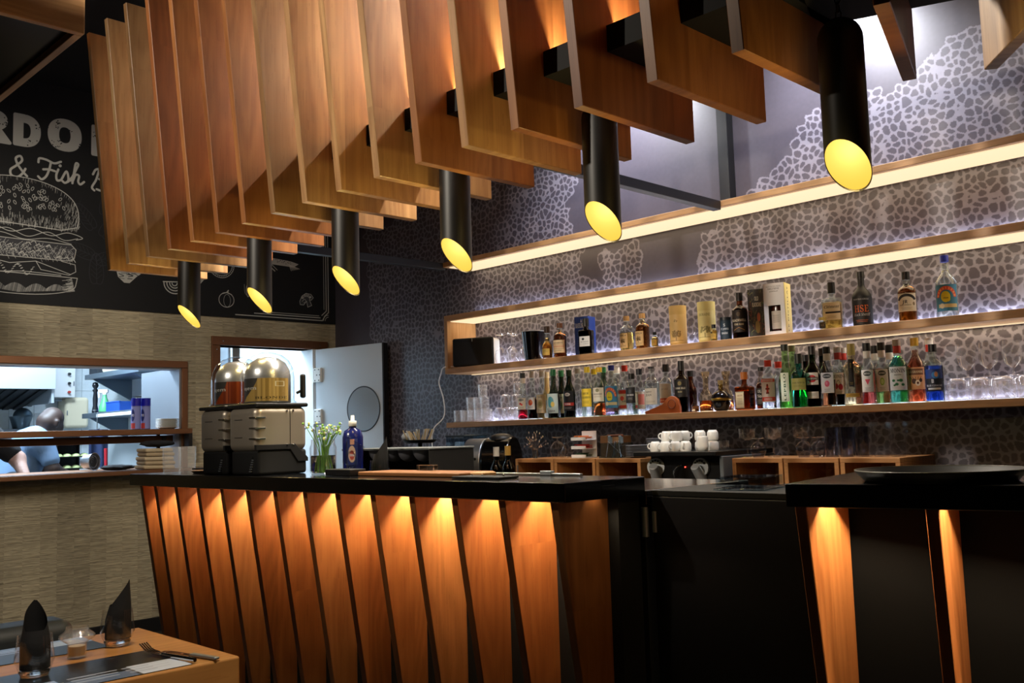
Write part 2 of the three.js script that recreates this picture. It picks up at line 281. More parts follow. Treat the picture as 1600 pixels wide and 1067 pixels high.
  path([[3.16, 2.46], [3.17, 2.36], [3.12, 2.30], [3.1, 2.40]], 3, chalk, true, '#9c9c98'); curve([[3.50, 2.36], [3.485, 2.30], [3.50, 2.25], [3.515, 2.31]], 3); curve([[3.47, 2.34], [3.475, 2.28], [3.49, 2.26]], 2);
  path([[3.6, 2.56], [3.85, 2.545], [3.92, 2.53], [3.88, 2.505], [3.7, 2.51], [3.6, 2.52]], 2, chalk, true, '#a5a5a0'); for (let i = 0; i < 24; i++) { c.fillStyle = '#15161a'; c.beginPath(); c.arc(X(rr(3.62, 3.86)), Y(rr(2.52, 2.55)), 2, 0, 6.3); c.fill(); }
  path([[3.66, 2.505], [3.72, 2.46]], 5); path([[3.69, 2.51], [3.74, 2.47]], 3); for (let i = 0; i < 6; i++) path([[3.84, 2.52], [3.86 + i * 0.014, 2.475 + i * 0.004]], 3);
  path([[3.93, 2.25], [3.95, 2.29], [3.985, 2.315], [4.03, 2.31], [4.05, 2.285], [4.03, 2.265], [4.015, 2.27], [4.035, 2.225], [4.0, 2.21], [3.99, 2.255], [3.965, 2.225], [3.935, 2.225]], 3, chalk, true, '#3a3a3e'); for (let i = 0; i < 34; i++) { const a = rr(0.4, 2.9); path([[3.99 + 0.03 * Math.cos(a), 2.265 + 0.025 * Math.sin(a)], [3.99 + 0.05 * Math.cos(a), 2.265 + 0.045 * Math.sin(a)]], 1.6); } curve([[3.95, 2.25], [3.975, 2.27], [3.985, 2.25], [3.965, 2.24]], 2.5);
  // border with corner rosette
  path([[4.185, 3.4], [4.185, 2.18], [4.15, 2.15], [4.13, 2.115], [3.4, 2.115]], 5); path([[4.165, 3.4], [4.165, 2.19], [4.125, 2.155]], 5); path([[4.11, 2.135], [3.55, 2.135]], 5); path([[4.145, 3.4], [4.145, 2.2]], 3); path([[4.10, 2.15], [3.62, 2.15]], 3);
  for (const r of [0.03, 0.045]) { c.lineWidth = 3; c.beginPath(); c.arc(X(4.185), Y(2.115), r * k, Math.PI, 1.5 * Math.PI); c.stroke(); }
});
{
  const wl = structure('wall_left', 'wall to the kitchen: rough beige board cladding below a black chalk mural');
  const z0 = KZ - 0.15, z1 = KZ, S = (x0, x1, y0, y1) => uvm(span(x0, x1, y0, y1, z0, z1), 'y');
  part('board_cladding', [S(-4, 0.9, 0, 2.09), S(0.9, 3.0, 0, 1.04), S(0.9, 3.0, 1.725, 2.09), S(3.0, 3.28, 0, 2.09), S(3.28, 4.05, 1.89, 2.09), S(4.05, WX, 0, 2.09)], sawn, wl, 'rough sawn beige boards with fine horizontal saw marks');
  part('upper_wall', [span(-4, 1.25, 2.09, CEIL, z0, z1)], blackMatte, wl);
  const mg = uvm(span(1.25, WX, 2.09, CEIL, z0, z1 + 0.006), 'y'); muralTex.repeat.set(1 / 3, 1 / 1.41); muralTex.offset.set(-1.25 / 3, -2.09 / 1.41); muralTex.wrapS = muralTex.wrapT = THREE.RepeatWrapping;
  part('mural', mg, new THREE.MeshStandardMaterial({ map: muralTex, roughness: 0.75 }), wl, 'black mural with chalk burger, lettering and food drawings');
  const bb = structure('baseboard_left', 'dark baseboard under the board cladding');
  part('baseboard_strip', rspan(-4, 3.2, 0, 0.09, KZ, KZ + 0.018), black, bb);
  // serving hatch
  const w1 = structure('window_1', 'long kitchen serving hatch framed in brownish metal');
  part('window_frame', [rspan(0.86, 3.04, 1.722, 1.768, KZ - 0.155, KZ + 0.012), rspan(2.998, 3.04, 1.05, 1.722, KZ - 0.155, KZ + 0.012), rspan(0.86, 0.9, 1.05, 1.722, KZ - 0.155, KZ + 0.012)], bronze, w1);
  part('reveal_lining', [span(2.984, 2.998, 1.05, 1.722, KZ - 0.6, KZ - 0.002), span(0.9, 2.984, 1.712, 1.722, KZ - 0.15, KZ - 0.002)], steelDull, w1);
  part('window_sill', uvm(rspan(0.86, 3.06, 1.022, 1.05, KZ - 0.6, KZ + 0.2, 0.004), 'x'), bronze, w1);
  // door opening
  const d1 = structure('door_1', 'white kitchen service door standing open');
  part('door_frame', [rspan(3.215, 3.28, 0, 1.89, KZ - 0.155, KZ + 0.014), rspan(3.215, 4.17, 1.89, 1.952, KZ - 0.155, KZ + 0.014)], bronze, d1);
  part('jamb', [rspan(4.05, 4.09, 0, 1.89, KZ - 0.155, KZ + 0.012), rspan(4.035, 4.05, 0, 1.89, KZ - 0.16, KZ + 0.012)], white, d1);
  for (const [x, y] of [[3.25, 1.86], [3.25, 1.7], [3.3, 1.92], [4.1, 1.92]]) part('screw', new THREE.SphereGeometry(0.006, 8, 6).translate(x, y, KZ + 0.014), chrome, d1);
  // the leaf swings into the bar: local x along the leaf
  const leaf = new THREE.Group(); leaf.name = 'door_leaf'; leaf.position.set(4.065, 0, KZ + 0.03); leaf.rotation.y = -Math.atan2(0.66, 0.12); d1.add(leaf);
  part('leaf_panel', rspan(0, 0.68, 0.02, 1.885, -0.02, 0.02, 0.004), std(0xc9d2da, 0.35), leaf);
  part('edge_strip', rspan(0.68, 0.695, 0.02, 1.885, -0.024, 0.024), darkSteel, leaf);
  const oval = new THREE.TorusGeometry(0.16, 0.005, 8, 48); oval.translate(0.49, 1.42, 0.021); part('porthole_rim', oval, std(0x3c4650, 0.5), leaf);
  part('porthole_pane', new THREE.CylinderGeometry(0.158, 0.158, 0.004, 40).rotateX(Math.PI / 2).translate(0.49, 1.42, 0.021), std(0x9aa6b0, 0.15), leaf);
  for (const y of [1.69, 1.38]) { const hg = part('hinge', [rbox(0.075, 0.11, 0.022, 0.006, 0.035, y, 0.03), cyl(0.012, 0.012, 0.11, -0.005, y - 0.055, 0.03, 12)], whiteGloss, leaf); part('hinge_screws', [[-0.02, -0.04], [-0.02, 0.04], [0.02, -0.04], [0.02, 0.04], [0, 0], [0.03, 0]].map(([a, b]) => cyl(0.004, 0.004, 0.004, 0, 0, 0, 8).rotateX(Math.PI / 2).translate(0.035 + a, y + b, 0.041)), darkSteel, hg); }
}

// ---------------------------------------------------------------- slat canopy above the bar
const SLAT_Z = [-3.752, -3.577, -3.402, -3.226, -3.052, -2.876, -2.702, -2.526, -2.351, -2.178, -2.003, -1.828, -1.652, -1.482, -1.29, -1.095, -0.9];
{
  const can = thing('slat_canopy', 'hanging canopy of upright wooden slats on a black beam over the bar', 'canopy');
  const T = 0.027, tone = [0, 1, 2, 3, 4, 5, 4, 2, 1, 0, 1, 4, 0, 4, 3, 5, 4];
  const slatGeo = (w = 0) => extrude([[1.512, 1.9], [1.92, 1.9], [1.92, 2.84], [1.42, 2.84]], T);
  SLAT_Z.forEach((z, i) => part('slat', uvm(slatGeo(), 'y', rr(0, 0.6), rr(0, 2.4)).translate(0, 0, z - T), slatTones[tone[i]], can));
  // the slats fan out where the canopy turns
  for (const [x, z, a, t] of [[1.912, -0.765, 0.297, 3], [1.98, -0.632, 0.66, 1], [2.08, -0.54, 1.0, 4], [2.2, -0.49, 1.3, 0]]) {
    const g = uvm(extrude([[-0.41, 1.9], [0, 1.9], [0, 2.84], [-0.5, 2.84]], T), 'y', rr(0, 0.6), rr(0, 2.4)).translate(0, 0, -T / 2).rotateY(a).translate(x, 0, z);
    part('slat', g, slatTones[t], can);
  }
  // black channel beam with a recessed light strip in its top
  const prof = [[1.60, 2.04], [1.84, 2.04], [1.84, 2.062], [1.665, 2.062], [1.665, 2.05], [1.63, 2.05], [1.63, 2.1], [1.60, 2.1]];
  part('beam', [extrude(prof, 2.98, 0.001).translate(0, 0, -3.86)], beamBlack, can);
  const bend = extrude(prof, 0.34, 0.001).translate(-1.72, 0, 0).rotateY(0.36).translate(1.72, 0, -0.88); part('beam', bend, beamBlack, can);
  part('led_strip', span(1.636, 1.652, 2.0505, 2.054, -3.8, -0.9), glow(AMBER, 6), can, 'glowing warm light strip in the beam');
  rectLight(AMBER, 200, 0.016, 2.85, [1.644, 2.056, -2.35], [1.644, 3.5, -2.35]);
  for (const z of [-3.66, -2.27, -1.39]) part('hanger', cyl(0.018, 0.018, CEIL - 2.06, 1.75, 2.06, z, 12), black, can);
}
// linear lamps behind the slats
for (const [z0, z1, nits, text] of [[-3.85, -2.82, 380, 'slim linear lamp hung behind the canopy slats by the kitchen wall'], [-2.78, -1.72, 900, 'slim linear lamp hung behind the middle canopy slats']]) {
  const l = thing('linear_lamp', text, 'lamp'), zc = (z0 + z1) / 2;
  part('housing', rspan(2.17, 2.23, 2.80, 2.85, z0, z1), black, l);
  part('diffuser', span(2.18, 2.22, 2.796, 2.8, z0 + 0.02, z1 - 0.02), glow(WARMN, 3), l);
  for (const z of [z0 + 0.2, z1 - 0.2]) part('cable', cyl(0.003, 0.003, CEIL - 2.85, 2.2, 2.85, z, 6), black, l);
  rectLight(WARMN, nits, z1 - z0 - 0.04, 0.04, [2.2, 2.79, zc], [1.6, 2.1, zc]);
}
// ---------------------------------------------------------------- pendant tubes
{
  const r = 0.0425, top = 1.99, cut = 1.70, e = 36;
  const pz = [-3.51, -2.98, -2.46, -1.94, -1.42, -0.815];
  // tube with its lower end cut at 45 degrees, open towards the customers; dome on top
  const tubeGeo = rad => {
    const pos = [], idx = [], rows = [];
    for (let k = 0; k <= 8; k++) rows.push(k);
    for (let k = 0; k <= 8; k++) for (let i = 0; i <= e; i++) {
      const a = i / e * Math.PI * 2, x = rad * Math.cos(a), z = rad * Math.sin(a);
      if (k === 0) pos.push(x, cut - x - 0.0, z);
      else if (k === 1) pos.push(x, top - r, z);
      else { const t = (k - 1) / 7 * Math.PI / 2; pos.push(x * Math.cos(t), top - r + rad * Math.sin(t), z * Math.cos(t)); }
    }
    const w = e + 1; for (let k = 0; k < 8; k++) for (let i = 0; i < e; i++) { const a = k * w + i; idx.push(a, a + w, a + 1, a + 1, a + w, a + w + 1); }
    const g = new THREE.BufferGeometry(); g.setAttribute('position', new THREE.Float32BufferAttribute(pos, 3)); g.setAttribute('uv', new THREE.Float32BufferAttribute(new Float32Array(pos.length / 3 * 2), 2)); g.setIndex(idx); g.computeVertexNormals(); return g;
  };
  const face = new THREE.CircleGeometry(r - 0.0015, 40); { const p = face.attributes.position; for (let i = 0; i < p.count; i++) { const x = p.getX(i), z = p.getY(i); p.setXYZ(i, x, cut - x + 0.002, z); } face.computeVertexNormals(); }
  const link = (x, y, z, turn) => { const g = new THREE.TorusGeometry(0.008, 0.002, 6, 14).scale(0.7, 1.25, 1); g.rotateY(turn); g.translate(x, y, z); return g; };
  const names = ['first from the kitchen wall', 'second from the kitchen wall', 'third from the kitchen wall', 'fourth from the kitchen wall', 'fifth from the kitchen wall', 'its chain in view'];
  pz.forEach((z, i) => {
    const t = thing('pendant_lamp', 'black tube pendant lamp with slanted glowing end, ' + names[i], 'lamp', [1.72, 0, z], 0, 'tube pendants under the canopy');
    part('tube', tubeGeo(r), pendantBlack, t); part('diffuser', face, glow(new THREE.Color(1, 0.56, 0.055), 1.1), t, 'yellow glowing diffuser');
    part('chain', [0, 1, 2].map(k => link(0, top + 0.007 + k * 0.016, 0, k % 2 ? 0 : Math.PI / 2)), darkSteel, t);
    const p = new THREE.PointLight(new THREE.Color(1, 0.72, 0.25), 0.16, 0, 2); p.position.set(1.72 - 0.05, cut - 0.03, z); p.castShadow = true; scene.add(p);
  });
}
// ---------------------------------------------------------------- bar counters
const FIN_Z = []; for (let i = 0; i < 13; i++) FIN_Z.push(-1.506 - i * 0.1725); FIN_Z.push(-3.70);
{
  const b = thing('bar_counter', 'long bar counter with black top and upright wooden fins in front', 'counter');
  part('worktop', [rspan(1.593, 1.725, 1.056, 1.1, -3.75, -1.457, 0.003), rspan(1.765, 1.885, 1.056, 1.1, -3.75, -1.457, 0.003), rspan(1.72, 1.77, 1.086, 1.1, -3.75, -1.457, 0.001), rspan(1.72, 1.77, 1.056, 1.087, -1.475, -1.457, 0.001)], blackGloss, b);
  part('body', span(1.80, 1.88, 0, 1.056, -3.74, -1.475), blackMatte, b);
  part('back_worktop', rspan(1.885, 2.35, 1.03, 1.066, -3.75, -1.457, 0.003), blackGloss, b);
  part('back_cabinet', span(1.9, 2.3, 0.1, 1.03, -3.74, -1.475), blackMatte, b);
  const T = 0.024, g0 = extrude([[1.79, 0.0], [1.80, 0.0], [1.80, 1.056], [1.622, 1.056]], T);
  FIN_Z.forEach((z, i) => part('fin', uvm(g0.clone(), 'y', rr(0, 0.6), rr(0, 2.4)).translate(0, 0, z - T), finTones[i % 3], b));
  part('led_strip', span(1.738, 1.752, 1.0835, 1.086, -3.72, -1.49), glow(WARM, 5), b, 'warm light strip hidden under the counter edge');
  rectLight(WARM, 330, 0.014, 2.2, [1.745, 1.082, -2.6], [1.745, 0, -2.6]);
}
{
  const b = thing('bar_counter', 'short black bar counter with spaced wooden fins and the round tray on top', 'counter', [1.677, 0, -0.962], 0.17);
  part('worktop', [rspan(0, 0.108, 1.058, 1.102, 0, 1.1, 0.003), rspan(0.148, 0.75, 1.058, 1.102, 0, 1.1, 0.003), rspan(0.1, 0.15, 1.088, 1.102, 0, 1.1, 0.001)], blackGloss, b);
  const bs = new THREE.Shape([[0.226, -0.02], [0.27, -0.25], [0.40, -1.08], [0.72, -1.08], [0.72, -0.02]].map(q => new THREE.Vector2(...q))); part('body', new THREE.ExtrudeGeometry(bs, { depth: 1.058, bevelEnabled: false }).rotateX(-Math.PI / 2), new THREE.MeshPhysicalMaterial({ color: 0x040405, roughness: 0.9, specularIntensity: 0.3 }), b);
  const T = 0.024, g0 = extrude([[0.14, 0], [0.176, 0], [0.176, 1.058], [0.0, 1.058]], T);
  for (const [x, z, a] of [[0.048, 0.022, -0.17], [0.092, 0.254, 0], [0.135, 0.48, 0.1], [0.175, 0.7, 0.15]]) part('fin', uvm(g0.clone(), 'y', rr(0, 0.6), rr(0, 2.4)).translate(0, 0, -T).rotateY(a).translate(x, 0, z), finTones[0], b);
  part('led_strip', span(0.12, 0.134, 1.0855, 1.088, 0.06, 1.05), glow(WARM, 5), b);
  b.updateMatrixWorld(true);
  const a = V3(0.127, 1.084, 0.55).applyMatrix4(b.matrixWorld), l = rectLight(WARM, 330, 0.014, 0.98, [a.x, a.y, a.z], [a.x, 0, a.z]); l.rotation.set(-Math.PI / 2, 0, 0); l.rotateZ(0.17);
}
{
  const g = thing('bar_gate', 'low black swing gate closing the gap between the two bar counters', 'gate');
  part('gate_panel', rspan(1.90, 1.94, 0.05, 1.052, -1.452, -1.045, 0.004), black, g);
  part('hinge', [cyl(0.009, 0.009, 0.07, 1.884, 0.955, -1.462, 12), cyl(0.006, 0.006, 0.05, 1.899, 0.965, -1.444, 8)], steelDull, g, 'small metal hinge');
  part('gate_rail', rspan(1.90, 2.14, 1.052, 1.066, -1.45, -1.075, 0.002), blackMatte, g);
}

// ---------------------------------------------------------------- wall shelves with light strips
const SHELF = { a: 2.316, b: 1.971, c: 1.634, d: 1.29 };
{
  const ZL = -4.65, ZR = 0.2, XF = 4.0, L = ZR - ZL, ZC = (ZL + ZR) / 2;
  const board = (y, th) => uvm(rspan(XF, WX - 0.002, y - th, y, ZL, ZR, 0.002), 'z', rr(0, .6), rr(0, 2));
  const sh = (name, label, y, th) => { const t = thing(name, label, 'shelf'); part('board', board(y, th), oakMat, t); return t; };
  const warmStrip = (t, y, k, x0, x1, nits) => { part('light_strip', span(x0, x1, y - 0.004, y, ZL + 0.03, ZR), glow(WARM, k), t, 'warm light strip under the board'); rectLight(WARM, nits, x1 - x0, L - 0.1, [(x0 + x1) / 2, y - 0.006, ZC], [(x0 + x1) / 2, 0, ZC]); };
  const coolStrip = (t, y) => { part('light_strip', span(WX - 0.018, WX - 0.003, y, y + 0.006, ZL + 0.03, ZR), glow(COOL, 3), t, 'cool light strip along the wall'); rectLight(COOL, 52, 0.012, L - 0.1, [WX - 0.012, y + 0.008, ZC], [WX - 0.012, 5, ZC]); };
  const s1 = sh('wall_shelf', 'topmost oak wall shelf with bright strip light underneath and nothing on it', SHELF.a, 0.03); warmStrip(s1, SHELF.a - 0.03, 1.1, 4.03, 4.235, 1.2);
  const s2 = thing('wall_shelf', 'oak box shelf holding the spirits and gift boxes, with a side panel at its end', 'shelf');
  part('board', board(SHELF.b, 0.035), oakMat, s2); part('board', board(SHELF.c, 0.035), oakMat, s2);
  part('side_panel', uvm(rspan(XF, WX - 0.002, SHELF.c, SHELF.b - 0.035, ZL, ZL + 0.03, 0.002), 'y'), oakMat, s2);
  warmStrip(s2, SHELF.b - 0.035, 1.1, 4.03, 4.235, 1.2); coolStrip(s2, SHELF.b); coolStrip(s2, SHELF.c);
  warmStrip(s2, SHELF.c - 0.035, 0.9, 4.2, 4.225, 12);
  const s4 = sh('wall_shelf', 'lowest oak wall shelf crowded with bottles, syrups and upturned glasses', SHELF.d, 0.032); coolStrip(s4, SHELF.d);
}
// black steel frame that ties canopy and wall together
{
  const f = thing('steel_support', 'black square steel posts and rails between the wall shelves and the canopy', 'frame');
  part('rail', rspan(1.86, 4.0, 2.27, 2.315, -2.60, -2.555), black, f); part('rail', rspan(1.9, 4.02, 2.27, 2.315, -4.69, -4.645), black, f);
  part('post', rspan(4.19, 4.25, 2.316, CEIL, -2.68, -2.62), black, f);
}
// wood framed ceiling box with dark glass bottom
{
  const h = thing('ceiling_box', 'wood framed ceiling box with dark glossy underside near the chalk mural', 'ceiling box', [0, 0, 0]);
  const y0 = 2.8, y1 = 3.02, xa = -1.2, xb = 1.38, za = -5.9, zb = -3.69, w = 0.05;
  part('side_board', uvm(rspan(xa, xb, y0, y1, zb - 0.03, zb), 'x'), oakMat, h); part('side_board', uvm(rspan(xa, xb, y0, y1, za, za + 0.03), 'x'), oakMat, h);
  part('side_board', uvm(rspan(xb - 0.03, xb, y0, y1, za + 0.03, zb - 0.03), 'z'), oakMat, h); part('side_board', uvm(rspan(xa, xa + 0.03, y0, y1, za + 0.03, zb - 0.03), 'z'), oakMat, h);
  part('glass_panel', span(xa + 0.03, xb - 0.03, y0 + 0.03, y0 + 0.04, za + 0.03, zb - 0.03), new THREE.MeshPhysicalMaterial({ color: 0x020203, roughness: 0.2, specularIntensity: 0.15 }), h, 'dark mirror-like underside');
  for (const [x, z] of [[-0.9, -5.2], [0.9, -5.2], [-0.9, -4.0], [0.9, -4.0]]) part('suspension', cyl(0.006, 0.006, CEIL - y1, x, y1, z, 8), black, h);
}
// lamps of the room
function spotFixture(p, t, label) {
  const o = thing('ceiling_spot', label, 'lamp', [p[0], 0, p[2]]);
  const d = V3(t[0] - p[0], t[1] - p[1], t[2] - p[2]).normalize(), q = new THREE.Quaternion().setFromUnitVectors(V3(0, -1, 0), d);
  const can = lathe([[0.0, 0.13], [0.03, 0.13], [0.042, 0.11], [0.045, 0.02], [0.04, 0.02]], 12); can.applyQuaternion(q); can.translate(0, p[1], 0); part('can', can, black, o);
  part('stem', cyl(0.01, 0.01, CEIL - p[1] - 0.08, 0, p[1] + 0.08, 0, 8), black, o);
}
ROOM_SPOTS.forEach(([p, t], i) => spotFixture(p, t, ['black ceiling spot aimed at the board cladding', 'black ceiling spot over the dining table', 'black ceiling spot aimed at the canopy slats'][i]));
WALL_SPOTS.forEach((p, i) => { spotFixture(p, [WX, 2.6, p[2]], ['black ceiling spot grazing the coral wallpaper above the gap in the bar', 'black ceiling spot grazing the coral wallpaper above the bucket'][i]); spot(NEUTRAL, 12, [p[0], p[1] - 0.02, p[2]], [WX, 2.6, p[2]], 0.95, 0.7, 2); });

// ---------------------------------------------------------------- printed labels (one atlas, 8 x 8 cells)
const cells = {}; let cellN = 0; const drawers = [];
function label(id, draw) { cells[id] = cellN; drawers.push([cellN, draw]); cellN++; }
const T = (c, s, x, y, size, col, font = 'bold', fam = 'sans-serif', maxw) => { c.fillStyle = col; c.font = font + ' ' + size + 'px ' + fam; c.textAlign = 'center'; c.textBaseline = 'middle'; if (maxw) c.fillText(s, x, y, maxw); else c.fillText(s, x, y); };
const bg = (c, col) => { c.fillStyle = col; c.fillRect(0, 0, 256, 256); };
const blob = (c, x, y, r, col, ry) => { c.fillStyle = col; c.beginPath(); c.ellipse(x, y, r, ry || r, 0, 0, 6.3); c.fill(); };
const lines = (c, y0, n, col, w = 150) => { c.fillStyle = col; for (let i = 0; i < n; i++) c.fillRect(128 - w / 2 + (i % 2) * 12, y0 + i * 14, w - (i % 2) * 24, 4); };
label('mathilde', c => { bg(c, '#e9e4dc'); blob(c, 128, 45, 70, '#2b2f33', 26); T(c, 'MATHIEU', 128, 45, 28, '#eee'); blob(c, 110, 130, 26, '#c8262c'); blob(c, 150, 150, 24, '#d2353a'); lines(c, 200, 3, '#777'); });
label('orange', c => { bg(c, '#efe9df'); blob(c, 128, 110, 60, '#e4572e'); blob(c, 150, 90, 28, '#f08a5a'); lines(c, 190, 3, '#888'); });
label('straw', c => { bg(c, '#e3d7b4'); T(c, 'VIEUX', 128, 40, 30, '#5a5030', 'bold', 'serif'); blob(c, 128, 130, 58, '#b8a770'); blob(c, 128, 130, 34, '#8a7a48'); lines(c, 205, 3, '#7a6a40'); });
label('aqua', c => { bg(c, '#c6d6cf'); blob(c, 110, 110, 60, '#4a94a0', 70); blob(c, 150, 140, 34, '#d8c060'); T(c, 'LIQUEUR', 128, 225, 28, '#334'); });
label('palm', c => { bg(c, '#cfd8c2'); blob(c, 128, 150, 50, '#3f7d62', 70); T(c, 'RHUM', 128, 50, 34, '#333'); });
label('blackred', c => { bg(c, '#15161a'); blob(c, 128, 50, 50, '#d8d4cc', 22); T(c, 'SUZE', 128, 50, 26, '#222'); c.fillStyle = '#b8322c'; c.fillRect(0, 150, 256, 40); T(c, 'RESERVE', 128, 170, 28, '#eee'); lines(c, 210, 2, '#aaa'); });
label('yellow', c => { bg(c, '#f0d43c'); T(c, 'RHUM', 128, 70, 40, '#4a3a10', 'bold', 'serif'); T(c, 'CHAMBON', 128, 125, 38, '#4a3a10', 'bold', 'serif', 220); lines(c, 175, 3, '#7a6320'); });
label('neilson', c => { bg(c, '#e6e2d0'); blob(c, 128, 50, 34, '#8a8a6a'); T(c, 'NEISSON', 128, 120, 40, '#444032', 'bold', 'serif', 220); T(c, 'MARTINIQUE', 128, 165, 24, '#6a6650', 'normal', 'serif'); });
label('damoiseau', c => { bg(c, '#3f86a8'); c.fillStyle = '#33789a'; for (let i = 0; i < 8; i++) c.fillRect(i * 34, 0, 4, 256); c.strokeStyle = '#e2553c'; c.lineWidth = 34; c.beginPath(); c.arc(128, 128, 92, Math.PI * 1.02, Math.PI * 1.98); c.stroke(); for (let i = 0; i < 9; i++) { const a = Math.PI * (1.08 + 0.105 * i); c.save(); c.translate(128 + 92 * Math.cos(a), 128 + 92 * Math.sin(a)); c.rotate(a + Math.PI / 2); T(c, 'DAMOISEAU'[i], 0, 0, 27, '#f0d070'); c.restore(); } blob(c, 120, 118, 48, '#f0dc30', 52); blob(c, 140, 140, 26, '#f0dc30'); T(c, 'rhum', 122, 128, 20, '#4a4010'); c.fillStyle = '#d8c890'; c.fillRect(40, 186, 200, 34); blob(c, 80, 203, 24, '#e6dab0'); });
label('redwhite', c => { bg(c, '#ece6da'); c.fillStyle = '#c43a2c'; c.fillRect(0, 0, 256, 50); blob(c, 100, 110, 40, '#d2493a', 30); c.fillRect(0, 200, 256, 40); T(c, 'BLANC', 150, 150, 30, '#555'); });
label('blackdot', c => { bg(c, '#14151a'); blob(c, 128, 70, 34, '#3a3c40'); T(c, 'OLD NICK', 128, 125, 36, '#e8e8e8', 'bold', 'sans-serif', 220); lines(c, 165, 3, '#999', 120); });
label('pinkside', c => { bg(c, '#e8e2e0'); c.fillStyle = '#e58f92'; c.fillRect(130, 40, 110, 150); T(c, 'GIN', 75, 90, 44, '#333'); lines(c, 200, 3, '#888'); });
label('juan', c => { bg(c, '#dcdcd6'); T(c, 'SAINT', 100, 60, 38, '#333', 'bold', 'serif'); T(c, 'JEAN', 100, 105, 44, '#333', 'bold', 'serif'); lines(c, 200, 2, '#999', 180); });
label('cane', c => { bg(c, '#e2ded2'); T(c, 'LA CASE', 128, 70, 36, '#9a9488', 'normal', 'sans-serif', 200); c.fillStyle = '#c1502e'; c.fillRect(0, 185, 256, 56); T(c, 'RHUM BLANC', 128, 213, 28, '#f0d8b0'); });
label('blackrum', c => { bg(c, '#1a1a1c'); blob(c, 128, 60, 30, '#8a7a4a'); T(c, 'CANE ISLE', 128, 130, 36, '#e0dccc', 'bold', 'sans-serif', 220); T(c, 'RUM', 128, 180, 30, '#c0b890'); });
label('kraftcross', c => { bg(c, '#e2d3ae'); c.strokeStyle = '#5a4422'; c.lineWidth = 6; c.strokeRect(14, 14, 228, 228); T(c, 'LIQUEUR', 128, 60, 34, '#7a3a20', 'bold', 'serif'); lines(c, 100, 8, '#8a764c', 170); });
label('jack', c => { bg(c, '#121214'); T(c, 'OLD', 128, 50, 58, '#e8e4dc', 'bold', 'serif'); T(c, 'No.7', 128, 120, 64, '#e8e4dc', 'bold', 'serif'); lines(c, 170, 5, '#b8b4ac', 190); });
label('beefeater', c => { bg(c, '#efe9e2'); c.fillStyle = '#d64a36'; c.fillRect(0, 6, 256, 34); T(c, 'BEEFEATER', 128, 24, 34, '#fff', 'bold', 'sans-serif', 230); c.fillStyle = '#c63a2c'; c.fillRect(112, 80, 32, 70); blob(c, 128, 75, 14, '#7a2a20'); c.fillRect(96, 104, 64, 18); c.fillRect(104, 150, 48, 16); c.fillStyle = '#d64a36'; c.fillRect(0, 200, 256, 42); T(c, 'LONDON', 128, 222, 30, '#fff'); });
label('vertical', c => { bg(c, '#e4efdc'); c.save(); c.translate(128, 128); c.rotate(-Math.PI / 2); T(c, 'LEPBLO', 0, 0, 84, '#2c5a3a', 'bold', 'sans-serif', 240); c.restore(); });
label('salvius', c => { bg(c, '#8a8440'); T(c, 'SALVIUS', 128, 100, 46, '#3a3a18', 'bold', 'serif', 220); lines(c, 150, 3, '#5a5824'); });
label('martini', c => { bg(c, '#e9e6e2'); blob(c, 128, 128, 84, '#c2242e', 76); c.fillStyle = '#14141a'; c.fillRect(10, 96, 236, 62); T(c, 'MARTINI', 128, 128, 48, '#f4f0ea', 'bold', 'sans-serif', 220); });
label('paper', c => { bg(c, '#e2dfd8'); lines(c, 60, 8, '#8a8880', 170); });
label('monin_rose', c => { bg(c, '#f0eeea'); blob(c, 128, 46, 78, '#28302e', 28); T(c, 'MATHIEU', 128, 46, 30, '#eee', 'bold', 'sans-serif', 130); blob(c, 128, 140, 44, '#e86a86', 38); blob(c, 118, 132, 20, '#f49ab0'); lines(c, 205, 3, '#999', 110); });
label('monin_cherry', c => { bg(c, '#f0eeea'); T(c, 'MONIN', 128, 46, 52, '#3a3a3e', 'bold', 'serif', 200); blob(c, 95, 160, 34, '#a8202c'); blob(c, 165, 170, 36, '#b8283a'); c.strokeStyle = '#4a6a3a'; c.lineWidth = 6; c.beginPath(); c.moveTo(95, 130); c.quadraticCurveTo(120, 90, 140, 90); c.lineTo(165, 140); c.stroke(); lines(c, 225, 2, '#999'); });
label('blackstrip', c => { bg(c, '#15161a'); T(c, 'ST', 128, 60, 60, '#c8b060', 'bold', 'serif'); blob(c, 128, 140, 40, '#2c2e34', 60); lines(c, 215, 2, '#a08840', 160); });
label('melon', c => { bg(c, '#f0eeea'); blob(c, 128, 46, 78, '#28302e', 28); T(c, 'MATHIEU', 128, 46, 30, '#eee', 'bold', 'sans-serif', 130); c.fillStyle = '#e8566a'; c.beginPath(); c.moveTo(80, 110); c.lineTo(180, 110); c.lineTo(130, 175); c.fill(); lines(c, 205, 3, '#999', 110); });
label('lime', c => { bg(c, '#f0eeea'); blob(c, 128, 46, 78, '#28302e', 28); T(c, 'MATHIEU', 128, 46, 30, '#eee', 'bold', 'sans-serif', 130); blob(c, 128, 140, 42, '#9cc83c'); blob(c, 128, 140, 30, '#dff0a8'); lines(c, 205, 3, '#999', 110); });
label('mint', c => { bg(c, '#eef2ec'); T(c, 'MONIN', 128, 46, 56, '#35403a', 'bold', 'serif', 220); T(c, 'menthe', 128, 90, 24, '#6a7a70'); for (const [x, y, r] of [[70, 150, 22], [110, 190, 24], [165, 150, 26], [190, 195, 22], [130, 150, 16], [80, 200, 16]]) blob(c, x, y, r, '#2f7a4a', r * 0.62); });
